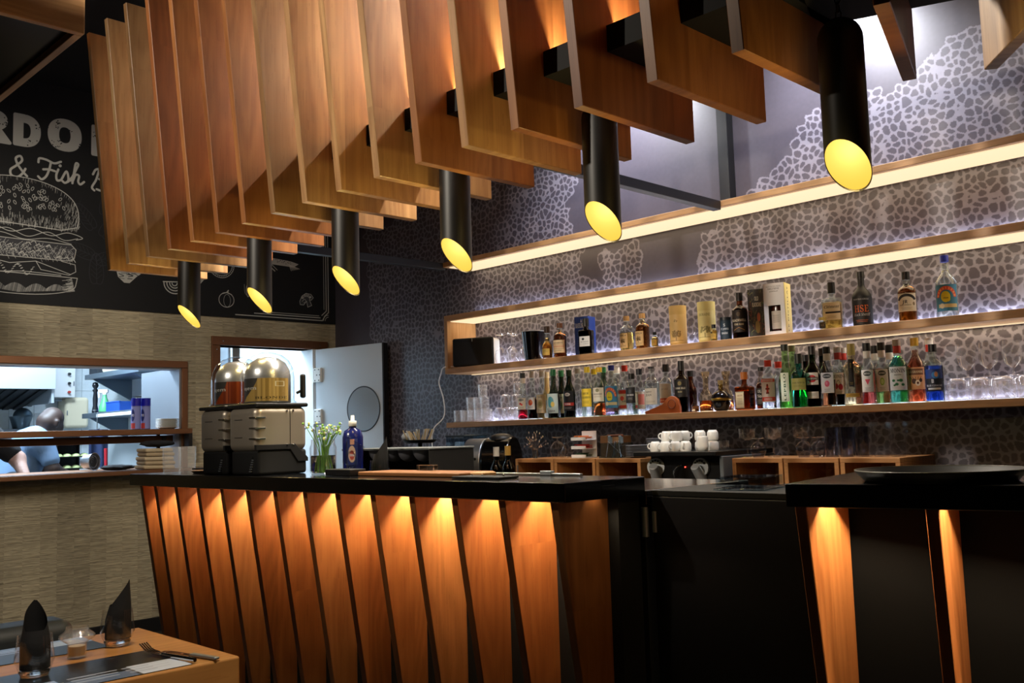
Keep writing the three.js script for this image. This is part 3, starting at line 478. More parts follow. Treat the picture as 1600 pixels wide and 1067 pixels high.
label('spritz', c => { bg(c, '#d89a6a'); c.fillStyle = '#7a4a2c'; c.fillRect(20, 20, 216, 70); T(c, 'LA GRANDE', 128, 55, 34, '#f0d8b0', 'bold', 'serif', 200); blob(c, 100, 160, 30, '#4a2414'); blob(c, 150, 180, 34, '#eadcc8'); blob(c, 150, 180, 14, '#5a2a18'); blob(c, 190, 150, 22, '#3a1c10'); c.strokeStyle = '#4a2414'; c.lineWidth = 6; for (let i = 0; i < 5; i++) { c.beginPath(); c.moveTo(40 + i * 40, 110); c.lineTo(90 + i * 20, 150); c.stroke(); } });
label('bols', c => { bg(c, '#123a86'); blob(c, 150, 70, 50, '#3d8ad0', 40); blob(c, 160, 62, 24, '#e0a070', 30); c.fillStyle = '#10182c'; c.fillRect(0, 110, 256, 146); T(c, 'B', 110, 140, 60, '#e8e8f0'); T(c, 'BLUE CURACAO', 128, 190, 30, '#c8d0e0', 'bold', 'sans-serif', 220); c.fillStyle = '#d8dce6'; c.fillRect(40, 215, 176, 22); });
label('bourbon', c => { bg(c, '#d9bf92'); T(c, 'BOURBON', 128, 60, 36, '#4a2a14', 'bold', 'serif', 210); T(c, 'WINSTON', 128, 130, 46, '#b03a22', 'bold', 'serif', 220); c.strokeStyle = '#8a5a30'; c.lineWidth = 6; c.strokeRect(20, 90, 216, 80); lines(c, 195, 3, '#7a5a34'); });
label('bluebox', c => { bg(c, '#23459a'); c.fillStyle = '#1b3884'; c.fillRect(0, 0, 256, 6); T(c, 'BAYLISSON', 128, 60, 40, '#dfe6f4', 'bold', 'serif', 220); c.fillStyle = '#dfe6f4'; c.beginPath(); c.moveTo(128, 14); c.lineTo(140, 40); c.lineTo(116, 40); c.fill(); c.strokeStyle = '#3a66bc'; c.lineWidth = 3; for (let i = 0; i < 6; i++) { c.beginPath(); c.moveTo(40, 110 + i * 16); c.lineTo(216, 118 + i * 14); c.stroke(); } lines(c, 226, 2, '#b8c6e6', 100); });
label('mount', c => { bg(c, '#d9d7d0'); blob(c, 90, 70, 30, '#2c3034'); T(c, 'MONGALET', 128, 140, 36, '#2c3034', 'normal', 'sans-serif', 210); T(c, 'Old Rhum', 150, 190, 28, '#666', 'normal', 'serif'); });
label('tree', c => { bg(c, '#d8bd88'); T(c, 'RHUM J.M', 128, 40, 36, '#3a2a14', 'bold', 'serif', 200); for (let i = 0; i < 60; i++) blob(c, 128 + rr(-60, 60), 130 + rr(-34, 30), rr(5, 12), '#6a5430'); c.fillStyle = '#5a4426'; c.fillRect(122, 150, 12, 50); lines(c, 205, 3, '#6a5430', 190); });
label('kraft', c => { bg(c, '#d0b071'); for (let i = 0; i < 14; i++) blob(c, 128 + rr(-24, 24), 60 + rr(-10, 10), 5, '#9c8048'); for (let i = 0; i < 70; i++) blob(c, 128 + rr(-62, 62), 176 + rr(-26, 22), rr(4, 10), '#8a6f3e'); c.fillStyle = '#7a6034'; c.fillRect(124, 190, 10, 40); c.fillRect(30, 230, 196, 4); });
label('creamtube', c => { bg(c, '#e2d795'); T(c, 'DOMAINE', 128, 36, 30, '#8a8048', 'bold', 'serif'); for (let i = 0; i < 70; i++) blob(c, 128 + rr(-62, 62), 166 + rr(-26, 22), rr(4, 10), '#98905a'); c.fillStyle = '#8a8048'; c.fillRect(124, 190, 10, 40); c.fillRect(30, 226, 196, 4); });
label('navycan', c => { bg(c, '#22384a'); T(c, 'S', 128, 66, 60, '#d0dae2', 'bold', 'serif'); T(c, 'ST JAMES', 128, 120, 36, '#d0dae2', 'bold', 'sans-serif', 220); T(c, 'RHUM', 128, 180, 40, '#d0dae2'); });
label('rumdark', c => { bg(c, '#20150f'); blob(c, 128, 50, 26, '#5a4a34'); T(c, 'BLACKWELL', 128, 120, 38, '#e0d4bc', 'bold', 'sans-serif', 230); T(c, 'FINE RUM', 128, 165, 28, '#c8b898'); c.strokeStyle = '#c08a40'; c.lineWidth = 4; c.beginPath(); c.moveTo(50, 230); c.lineTo(128, 200); c.lineTo(206, 230); c.stroke(); });
label('floral', c => { bg(c, '#171614'); for (let i = 0; i < 90; i++) { c.strokeStyle = ['#3c5a38', '#6a6a3a', '#7a3a2a', '#4a4a30'][i % 4]; c.lineWidth = rr(2, 6); const x = rr(0, 256), y = rr(0, 256); if (x > 70 && x < 186 && y > 30 && y < 110) continue; c.beginPath(); c.moveTo(x, y); c.quadraticCurveTo(x + rr(-30, 30), y + rr(-30, 30), x + rr(-40, 40), y + rr(-40, 40)); c.stroke(); } T(c, 'OLD', 128, 52, 30, '#d8d0b8'); T(c, 'BLACKCANE', 128, 84, 30, '#d8d0b8', 'bold', 'sans-serif', 130); blob(c, 150, 150, 24, '#a85a3a'); blob(c, 130, 200, 34, '#7a6a34'); });
label('whitebox', c => { bg(c, '#e4e4e6'); T(c, 'SAVE & DELFRINE', 128, 36, 24, '#8a8a8e', 'normal', 'serif', 190); T(c, 'DELFRINE', 128, 62, 28, '#6a6a70', 'bold', 'serif'); T(c, 'LE DISTILLAT', 128, 92, 18, '#555'); });
label('distillat', c => { bg(c, '#ecd98c'); c.save(); c.translate(128, 128); c.rotate(-Math.PI / 2); T(c, 'LE DISTILLAT', 0, -20, 44, '#5a5024', 'bold', 'sans-serif', 230); lines2(c); c.restore(); function lines2(c) { c.fillStyle = '#a89448'; c.fillRect(-110, 50, 150, 5); c.fillRect(-110, 66, 120, 5); } });
label('clement', c => { bg(c, '#e2d6b8'); T(c, 'Clément', 128, 60, 54, '#2c2418', 'italic bold', 'serif', 220); c.fillStyle = '#1c1a16'; c.fillRect(40, 130, 216, 26); lines(c, 190, 3, '#a88a50', 140); });
label('hse', c => { bg(c, '#191a1c'); T(c, 'RHUM VIEUX AGRICOLE', 128, 30, 20, '#c8c8c8', 'normal', 'sans-serif', 200); T(c, 'HSE', 128, 120, 90, '#d0622a', 'bold', 'serif', 200); T(c, 'Black Sheriff', 128, 175, 34, '#c8c8c8', 'italic', 'serif', 210); lines(c, 225, 2, '#b0562a', 160); });
label('jr', c => { bg(c, '#dfd2b8'); c.strokeStyle = '#241c18'; c.lineWidth = 36; c.beginPath(); c.arc(128, 150, 120, Math.PI * 1.15, Math.PI * 1.85); c.stroke(); T(c, 'JR', 110, 120, 62, '#2c241c', 'bold', 'sans-serif'); T(c, 'DON PERICO', 110, 165, 24, '#6a5a44', 'bold', 'sans-serif', 160); blob(c, 215, 150, 16, '#8a7450', 24); lines(c, 200, 3, '#a08c68', 130); });
label('gold', c => { bg(c, '#c8a44a'); lines(c, 100, 4, '#5a4418', 150); T(c, 'XO', 128, 60, 48, '#3a2a0c', 'bold', 'serif'); });
label('black_small', c => { bg(c, '#1e1a12'); c.fillStyle = '#c8a850'; c.fillRect(20, 60, 216, 8); T(c, 'RHUM', 128, 120, 44, '#d8c890'); lines(c, 170, 3, '#8a7a48', 120); });
label('keg_amber', c => { bg(c, '#8a3a18'); for (let i = 0; i < 40; i++) { c.fillStyle = i % 2 ? '#a04a20' : '#742e12'; c.fillRect(rr(90, 256), 0, rr(3, 12), 256); } c.fillStyle = '#3c3a38'; c.beginPath(); c.moveTo(0, 0); c.lineTo(110, 0); c.quadraticCurveTo(100, 120, 30, 256); c.lineTo(0, 256); c.fill(); T(c, 'loqem', 52, 92, 50, '#b8b4ac', 'bold', 'sans-serif', 110); });
label('keg_blond', c => { bg(c, '#a88a4a'); for (let i = 0; i < 40; i++) { c.fillStyle = i % 2 ? '#bc9c58' : '#94783e'; c.fillRect(rr(90, 256), 0, rr(3, 12), 256); } c.fillStyle = '#3c3a38'; c.beginPath(); c.moveTo(0, 0); c.lineTo(110, 0); c.quadraticCurveTo(100, 120, 20, 256); c.lineTo(0, 256); c.fill(); T(c, 'loqem', 52, 110, 50, '#b8b4ac', 'bold', 'sans-serif', 110); T(c, 'BLONDE', 170, 215, 34, '#4a3c1c', 'bold', 'serif', 150); c.strokeStyle = '#d8d0b0'; c.lineWidth = 5; c.strokeRect(185, 40, 40, 50); });
label('soap', c => { bg(c, '#1d2a6a'); blob(c, 128, 150, 80, '#e8b89a', 80); blob(c, 128, 160, 52, '#c84a3a', 46); T(c, 'citron', 128, 160, 34, '#fff'); c.fillStyle = '#e8a080'; c.fillRect(90, 10, 90, 50); });
label('spray', c => { bg(c, '#8088c8'); blob(c, 60, 100, 50, '#1f2a70', 70); T(c, 'PRO', 60, 100, 40, '#dde', 'bold'); c.fillStyle = '#b03a3a'; c.fillRect(0, 190, 120, 66); });
const atlas = canvasTex(2048, 2048, c => { for (const [i, d] of drawers) { c.save(); c.translate((i % 8) * 256, Math.floor(i / 8) * 256); c.beginPath(); c.rect(0, 0, 256, 256); c.clip(); d(c); c.restore(); } });
const labelMat = new THREE.MeshStandardMaterial({ map: atlas, roughness: 0.55, side: THREE.DoubleSide });
const labelGloss = new THREE.MeshStandardMaterial({ map: atlas, roughness: 0.3, side: THREE.DoubleSide });
function cellUV(g, id) { const i = cells[id]; if (i === undefined) throw new Error('label ' + id); const cx = i % 8, cy = Math.floor(i / 8), uv = g.attributes.uv, m = 0.012; for (let k = 0; k < uv.count; k++) uv.setXY(k, (cx + m + uv.getX(k) * (1 - 2 * m)) / 8, 1 - (cy + 1 - m - uv.getY(k) * (1 - 2 * m)) / 8); return g; }
function wrapLabel(id, r, y0, y1, arc) { return cellUV(new THREE.CylinderGeometry(r, r, y1 - y0, 16, 1, true, -arc / 2, arc).translate(0, (y0 + y1) / 2, 0), id); }
function flatLabel(id, w, h, x, y, z) { return cellUV(new THREE.PlaneGeometry(w, h).translate(x, y, z), id); }

// ---------------------------------------------------------------- bottles
const mats = {}; const M = (k, f) => mats[k] ??= f();
const clear = M('clear', () => thinGlass(0xf4faf6));
function bottleProfile(kind, h, r) {
  const n = Math.min(0.0145, r * 0.45);
  if (kind === 'tall') return [[0, 0], [r * 0.9, 0], [r, 0.006], [r, h * 0.42], [r * 0.86, h * 0.52], [r * 0.5, h * 0.66], [n * 1.05, h * 0.76], [n, h * 0.9], [n, h]];
  if (kind === 'syrup') return [[0, 0], [r * 0.9, 0], [r, 0.006], [r, h * 0.17], [r * 0.94, h * 0.2], [r * 0.94, h * 0.56], [r, h * 0.6], [r * 0.92, h * 0.66], [r * 0.6, h * 0.74], [n * 1.15, h * 0.8], [n, h * 0.86], [n, h]];
  if (kind === 'wide') return [[0, 0], [r * 0.92, 0], [r, 0.006], [r, h * 0.66], [r * 0.93, h * 0.72], [r * 0.6, h * 0.775], [n * 1.1, h * 0.8], [n, h * 0.84], [n, h]];
  if (kind === 'flask') return [[0, 0], [r * 0.7, 0], [r * 0.98, h * 0.12], [r, h * 0.3], [r * 0.9, h * 0.48], [r * 0.5, h * 0.6], [n, h * 0.68], [n, h]];
  if (kind === 'decanter') return [[0, 0], [r * 0.92, 0], [r, h * 0.05], [r, h * 0.36], [r * 0.8, h * 0.46], [r * 0.42, h * 0.56], [r * 0.4, h * 0.82], [r * 0.6, h * 0.93], [r * 0.62, h]];
  return [[0, 0], [r * 0.92, 0], [r, 0.006], [r, h * 0.55], [r * 0.95, h * 0.62], [r * 0.7, h * 0.7], [n * 1.25, h * 0.76], [n, h * 0.82], [n, h]];
}
function profAt(p, y) { for (let i = 0; i < p.length - 1; i++) if (y >= p[i][1] && y <= p[i + 1][1]) { const t = (y - p[i][1]) / Math.max(1e-6, p[i + 1][1] - p[i][1]); return p[i][0] + t * (p[i + 1][0] - p[i][0]); } return p[p.length - 1][0]; }
// o: kind h d glass liquid fill cap capH label [y0,y1] arc text labelInfo neckBand
function bottle(o, x, y, z, turn, text, group) {
  const t = thing(o.name || 'bottle', text, 'bottle', [x, y, z], turn, group), h = o.h, r = o.d / 2, ch = o.capH ?? 0.03;
  const p = bottleProfile(o.kind, h - ch * 0.6, r);
  let shell;
  if (o.opaque) shell = part('body', lathe(p), o.opaque, t);
  else {
    shell = part('glass', lathe(p), o.glass || clear, t);
    if (o.liquid) {
      const lv = (h - ch) * (o.fill ?? 0.7), q = [[0, 0.004]]; for (const [pr, py] of p) if (py > 0.004 && py < lv) q.push([pr - 0.0022, py]); q.splice(1, 0, [r * 0.9 - 0.002, 0.004]); q.push([profAt(p, lv) - 0.0022, lv]); q.push([0, lv]);
      part('liquid', lathe(q), o.liquid, shell);
    }
  }
  const rn = p[p.length - 1][0];
  if (o.cap) part('cap', cyl(rn + 0.0022, rn + 0.0022, ch, 0, h - ch, 0, 20), o.cap, t);
  if (o.neck) part('neck_band', cyl(rn + 0.0016, rn + 0.0012, 0.03, 0, h - ch - 0.031, 0, 20, true), o.neck, t);
  for (const [id, a, b, arc] of o.labels || []) part('label', wrapLabel(id, Math.max(profAt(p, a * h), profAt(p, b * h)) + 0.0006, a * h, b * h, arc), labelMat, shell);
  return t;
}
// rectangular bottle
function squareBottle(o, x, y, z, turn, text, group) {
  const t = thing(o.name || 'bottle', text, 'bottle', [x, y, z], turn, group), h = o.h, w = o.w, d = o.dp || w * 0.7, bh = h * (o.body || 0.66), ch = o.capH ?? 0.035, n = 0.013;
  const shell = part('glass', [rbox(w, bh, d, 0.009, 0, bh / 2, 0, 3), lathe([[n * 1.5, bh - 0.003], [n, bh + 0.012], [n, h - ch * 0.5]], 20)], o.glass || clear, t);
  if (o.liquid) { const lv = bh * (o.fill ?? 0.85); part('liquid', rbox(w - 0.007, lv, d - 0.007, 0.007, 0, lv / 2 + 0.004, 0, 2), o.liquid, shell); }
  if (o.cap) part('cap', cyl(n + 0.004, n + 0.004, ch, 0, h - ch, 0, 20), o.cap, t);
  for (const [id, w2, a, b, ox] of o.labels || []) part('label', flatLabel(id, w2, (b - a) * h, ox || 0, (a + b) / 2 * h, d / 2 + 0.0008), labelMat, shell);
  return t;
}
const capM = c => M('cap' + c, () => std(c, 0.4));
const liq = (c, d = 0.03) => M('liq' + c + d, () => liquidMat(c, d * 3));
const gl = c => M('gl' + c, () => thinGlass(c));
const BK = 0x101014, WH = 0xe8e6e0;
const FACE = -Math.PI / 2 + 0.32;   // labels look out over the bar

// ---------------------------------------------------------------- things on the box shelf
{
  const y = SHELF.c + 0.0005, X = 4.09;
  // loudspeaker
  const sp = thing('loudspeaker', 'white loudspeaker with black front grille at the end of the box shelf', 'speaker', [4.09, y, -4.452], FACE + 0.12);
  part('cabinet', rbox(0.275, 0.175, 0.11, 0.018, 0, 0.09, -0.02, 4), whiteGloss, sp); part('grille', rbox(0.273, 0.178, 0.03, 0.012, 0, 0.091, 0.045, 3), std(0x0e0f12, 0.9), sp, 'black mesh grille'); part('logo_bar', box(0.003, 0.018, 0.002, 0, 0.165, 0.0605), white, sp);
  // upturned wine glasses
  const wg = lathe([[0.028, 0.0], [0.036, 0.03], [0.0365, 0.055], [0.030, 0.08], [0.012, 0.098], [0.004, 0.105], [0.0035, 0.165], [0.006, 0.173], [0.033, 0.178], [0.033, 0.18]], 32);
  [[4.07, -4.205], [4.07, -4.11], [4.16, -4.185], [4.155, -4.085]].forEach(([x, z], i) => solo('wine_glass', wg, glassGlow, 'stemmed wine glass turned upside down between the loudspeaker and the black bucket', 'glass', [x, y, z], 0, 'upturned wine glasses on the box shelf'));
  const bk = thing('ice_bucket', 'black tapered ice bucket beside the upturned wine glasses', 'bucket', [4.09, y, -3.945]);
  part('pail', lathe([[0, 0], [0.052, 0], [0.055, 0.004], [0.072, 0.165], [0.0755, 0.172], [0.0735, 0.172], [0.07, 0.166], [0.052, 0.012], [0, 0.01]], 40), blackGloss, bk); part('rim', new THREE.TorusGeometry(0.0745, 0.002, 8, 48).rotateX(Math.PI / 2).translate(0, 0.172, 0), steelDull, bk);
  bottle({ kind: 'flask', h: 0.187, d: 0.066, liquid: liq(0xc06010, 0.02), fill: 0.8, cap: capM(0x3a2416), capH: 0.04, labels: [['gold', 0.1, 0.3, 1.6]] }, 4.045, y, -3.792, FACE, 'small amber rum bottle with gold label half behind the ice bucket');
  bottle({ kind: 'wide', h: 0.197, d: 0.078, liquid: liq(0x8a3c10, 0.02), fill: 0.92, cap: capM(0x6a4026), capH: 0.028, labels: [['bourbon', 0.13, 0.5, 2.2]] }, 4.06, y, -3.705, FACE, 'squat bourbon bottle with tan label beside the ice bucket');
  solo('tumbler', lathe([[0, 0.004], [0.02, 0.004], [0.0245, 0.13], [0.0255, 0.13], [0.022, 0], [0, 0]], 28), glass, 'slim clear tumbler next to the blue gift box', 'glass', [4.16, y, -3.672]);
  const bb = thing('gift_box', 'tall blue spirits gift box with white lettering', 'box', [4.12, y, -3.565], FACE - 0.1);
  part('carton', rbox(0.088, 0.222, 0.088, 0.002, 0, 0.111, 0), std(0x1f3c8c, 0.5), bb); part('print', flatLabel('bluebox', 0.086, 0.22, 0, 0.111, 0.0447), labelMat, bb);
  squareBottle({ h: 0.2, w: 0.078, dp: 0.05, body: 0.68, glass: gl(0x2a2e38), liquid: liq(0x0a0c12, 0.01), cap: capM(BK), capH: 0.045, labels: [['mount', 0.062, 0.22, 0.5]] }, 4.04, y, -3.49, FACE, 'dark square shouldered bottle with white label before the blue gift box');
  bottle({ kind: 'wide', h: 0.19, d: 0.078, liquid: liq(0xc88a30, 0.03), fill: 0.6, cap: capM(0xb48a52), capH: 0.026, labels: [['tree', 0.08, 0.5, 1.5]] }, X, y, -3.242, FACE - 0.35, 'half empty cork topped rum bottle of pale amber');
  bottle({ kind: 'wide', h: 0.193, d: 0.078, liquid: liq(0xa05010, 0.022), fill: 0.95, cap: capM(0xb48a52), capH: 0.026, labels: [['tree', 0.1, 0.5, 1.5]] }, X, y, -3.135, FACE - 0.35, 'full cork topped rum bottle of deep amber');
  bottle({ name: 'miniature_bottle', kind: 'wide', h: 0.08, d: 0.037, liquid: liq(0xb87018, 0.02), fill: 0.9, cap: capM(BK), capH: 0.016, labels: [['gold', 0.12, 0.5, 1.6]] }, 4.04, y, -3.02, FACE, 'miniature amber bottle standing before the kraft tube');
  const tubeBox = (z, c, id, text) => { const t = thing('gift_tube', text, 'tube', [X, y, z], FACE); part('tube', lathe([[0, 0], [0.044, 0], [0.044, 0.165], [0.0435, 0.166], [0, 0.166]], 32), std(c, 0.75), t); part('lid', cyl(0.0448, 0.0448, 0.04, 0, 0.166, 0, 32), std(c, 0.7), t); part('print', wrapLabel(id, 0.0443, 0.012, 0.16, 2.2), labelMat, t); };
  tubeBox(-2.905, 0xc9a866, 'kraft', 'brown kraft cardboard gift tube printed with a tree'); tubeBox(-2.73, 0xdccf8a, 'creamtube', 'pale yellow cardboard gift tube printed with a tree');
  solo('nosing_glass', lathe([[0, 0.002], [0.022, 0.002], [0.022, 0], [0.006, 0.006], [0.003, 0.012], [0.003, 0.045], [0.016, 0.055], [0.0215, 0.07], [0.016, 0.1], [0.0145, 0.12]].slice(0, 10), 28), glass, 'small stemmed nosing glass between the two gift tubes', 'glass', [4.075, y, -2.812]);
  bottle({ name: 'miniature_bottle', kind: 'wide', h: 0.082, d: 0.036, liquid: liq(0xb87018, 0.02), fill: 0.9, cap: capM(BK), capH: 0.018, labels: [['gold', 0.12, 0.45, 1.6]] }, 4.035, y, -2.655, FACE, 'miniature amber bottle between the yellow tube and the navy tin');
  { const t = thing('tin_canister', 'short dark blue tin canister with white lettering', 'tin', [4.07, y, -2.608], FACE); part('tin', lathe([[0, 0], [0.0275, 0], [0.028, 0.002], [0.028, 0.1], [0, 0.1]], 28), std(0x1c3040, 0.45), t); part('lid', cyl(0.0284, 0.0284, 0.014, 0, 0.1, 0, 28), std(0x16222c, 0.4), t); part('label', wrapLabel('navycan', 0.0283, 0.01, 0.096, 2.4), labelMat, t); }
  bottle({ kind: 'wide', h: 0.228, d: 0.076, glass: gl(0xb08060), liquid: liq(0x6a2a0c, 0.012), fill: 0.9, cap: capM(BK), capH: 0.04, labels: [['rumdark', 0.14, 0.62, 2.4]] }, 4.08, y, -2.53, FACE, 'dark rum bottle with brown label beside the black floral box');
  { const t = thing('gift_box', 'black gift box with tropical flower print', 'box', [4.10, y, -2.437], FACE); part('carton', rbox(0.085, 0.232, 0.085, 0.002, 0, 0.116, 0), std(0x151414, 0.5), t); part('print', flatLabel('floral', 0.083, 0.23, 0, 0.116, 0.0432), labelMat, t); const s = flatLabel('floral', 0.083, 0.23, 0, 0.116, 0.0432); s.rotateY(Math.PI / 2); part('print', s, labelMat, t); }
  { const t = thing('gift_box', 'white gift box with yellow side and a window showing its bottle', 'box', [4.09, y, -2.33], FACE - 0.1), w = 0.098, h = 0.245, d = 0.098;
    part('carton', [box(w, 0.004, d, 0, 0.002, 0), box(w, 0.004, d, 0, h - 0.002, 0), box(0.003, h, d, -w / 2, h / 2, 0), box(w, h, 0.003, 0, h / 2, -d / 2), box(w, 0.105, 0.003, 0, h - 0.0525, d / 2), box(w, 0.018, 0.003, 0, 0.009, d / 2), box(0.02, 0.125, 0.003, -w / 2 + 0.01, 0.0785, d / 2), box(0.02, 0.125, 0.003, w / 2 - 0.01, 0.0785, d / 2)], std(0xe0e0e4, 0.5), t);
    part('print', flatLabel('whitebox', w * 0.96, 0.1, 0, h - 0.053, d / 2 + 0.0022), labelMat, t); part('side', box(0.003, h, d, w / 2, h / 2, 0), std(0xe6d280, 0.5), t, 'yellow printed side'); const s = flatLabel('distillat', d * 0.96, h * 0.96, 0, h / 2, w / 2 + 0.0022); s.rotateY(Math.PI / 2); part('side_print', s, labelMat, t);
    part('boxed_bottle', lathe([[0, 0.006], [0.034, 0.006], [0.034, 0.15], [0.012, 0.17], [0.012, 0.21], [0, 0.21]], 20), std(0x3a1810, 0.15), t); part('boxed_label', wrapLabel('paper', 0.0345, 0.03, 0.115, 1.5), labelMat, t); }
  squareBottle({ h: 0.218, w: 0.088, dp: 0.066, body: 0.66, liquid: liq(0xc07818, 0.03), cap: capM(BK), capH: 0.05, labels: [['clement', 0.076, 0.2, 0.56]] }, 4.1, y, -2.06, FACE, 'square amber rum bottle with cream script label');
  squareBottle({ name: 'miniature_bottle', h: 0.056, w: 0.03, dp: 0.022, body: 0.66, liquid: liq(0xb87018, 0.02), cap: capM(0xc0a050), capH: 0.014, labels: [['black_small', 0.026, 0.1, 0.6]] }, 4.035, y, -2.078, FACE, 'tiny square miniature before the square amber rum bottle');
  bottle({ kind: 'std', h: 0.246, d: 0.086, opaque: std(0x121315, 0.5), cap: capM(0x161616), capH: 0.03, labels: [['hse', 0.06, 0.54, 2.0]] }, X, y, -1.914, FACE, 'matte black bottle with orange lettering');
  bottle({ kind: 'wide', h: 0.217, d: 0.078, liquid: liq(0xa8500c, 0.022), fill: 0.9, cap: capM(BK), capH: 0.034, labels: [['jr', 0.2, 0.56, 2.2]] }, X, y, -1.713, FACE, 'straight sided amber rum bottle with arched cream label');
  bottle({ kind: 'std', h: 0.263, d: 0.087, liquid: liq(0xf0f4f4, 0.3), fill: 0.85, cap: capM(0x1c2f9a), capH: 0.028, labels: [['damoiseau', 0.1, 0.52, 2.2]] }, X, y, -1.547, FACE, 'clear bottle with blue label, blue cap and yellow fruit, on the box shelf');
}
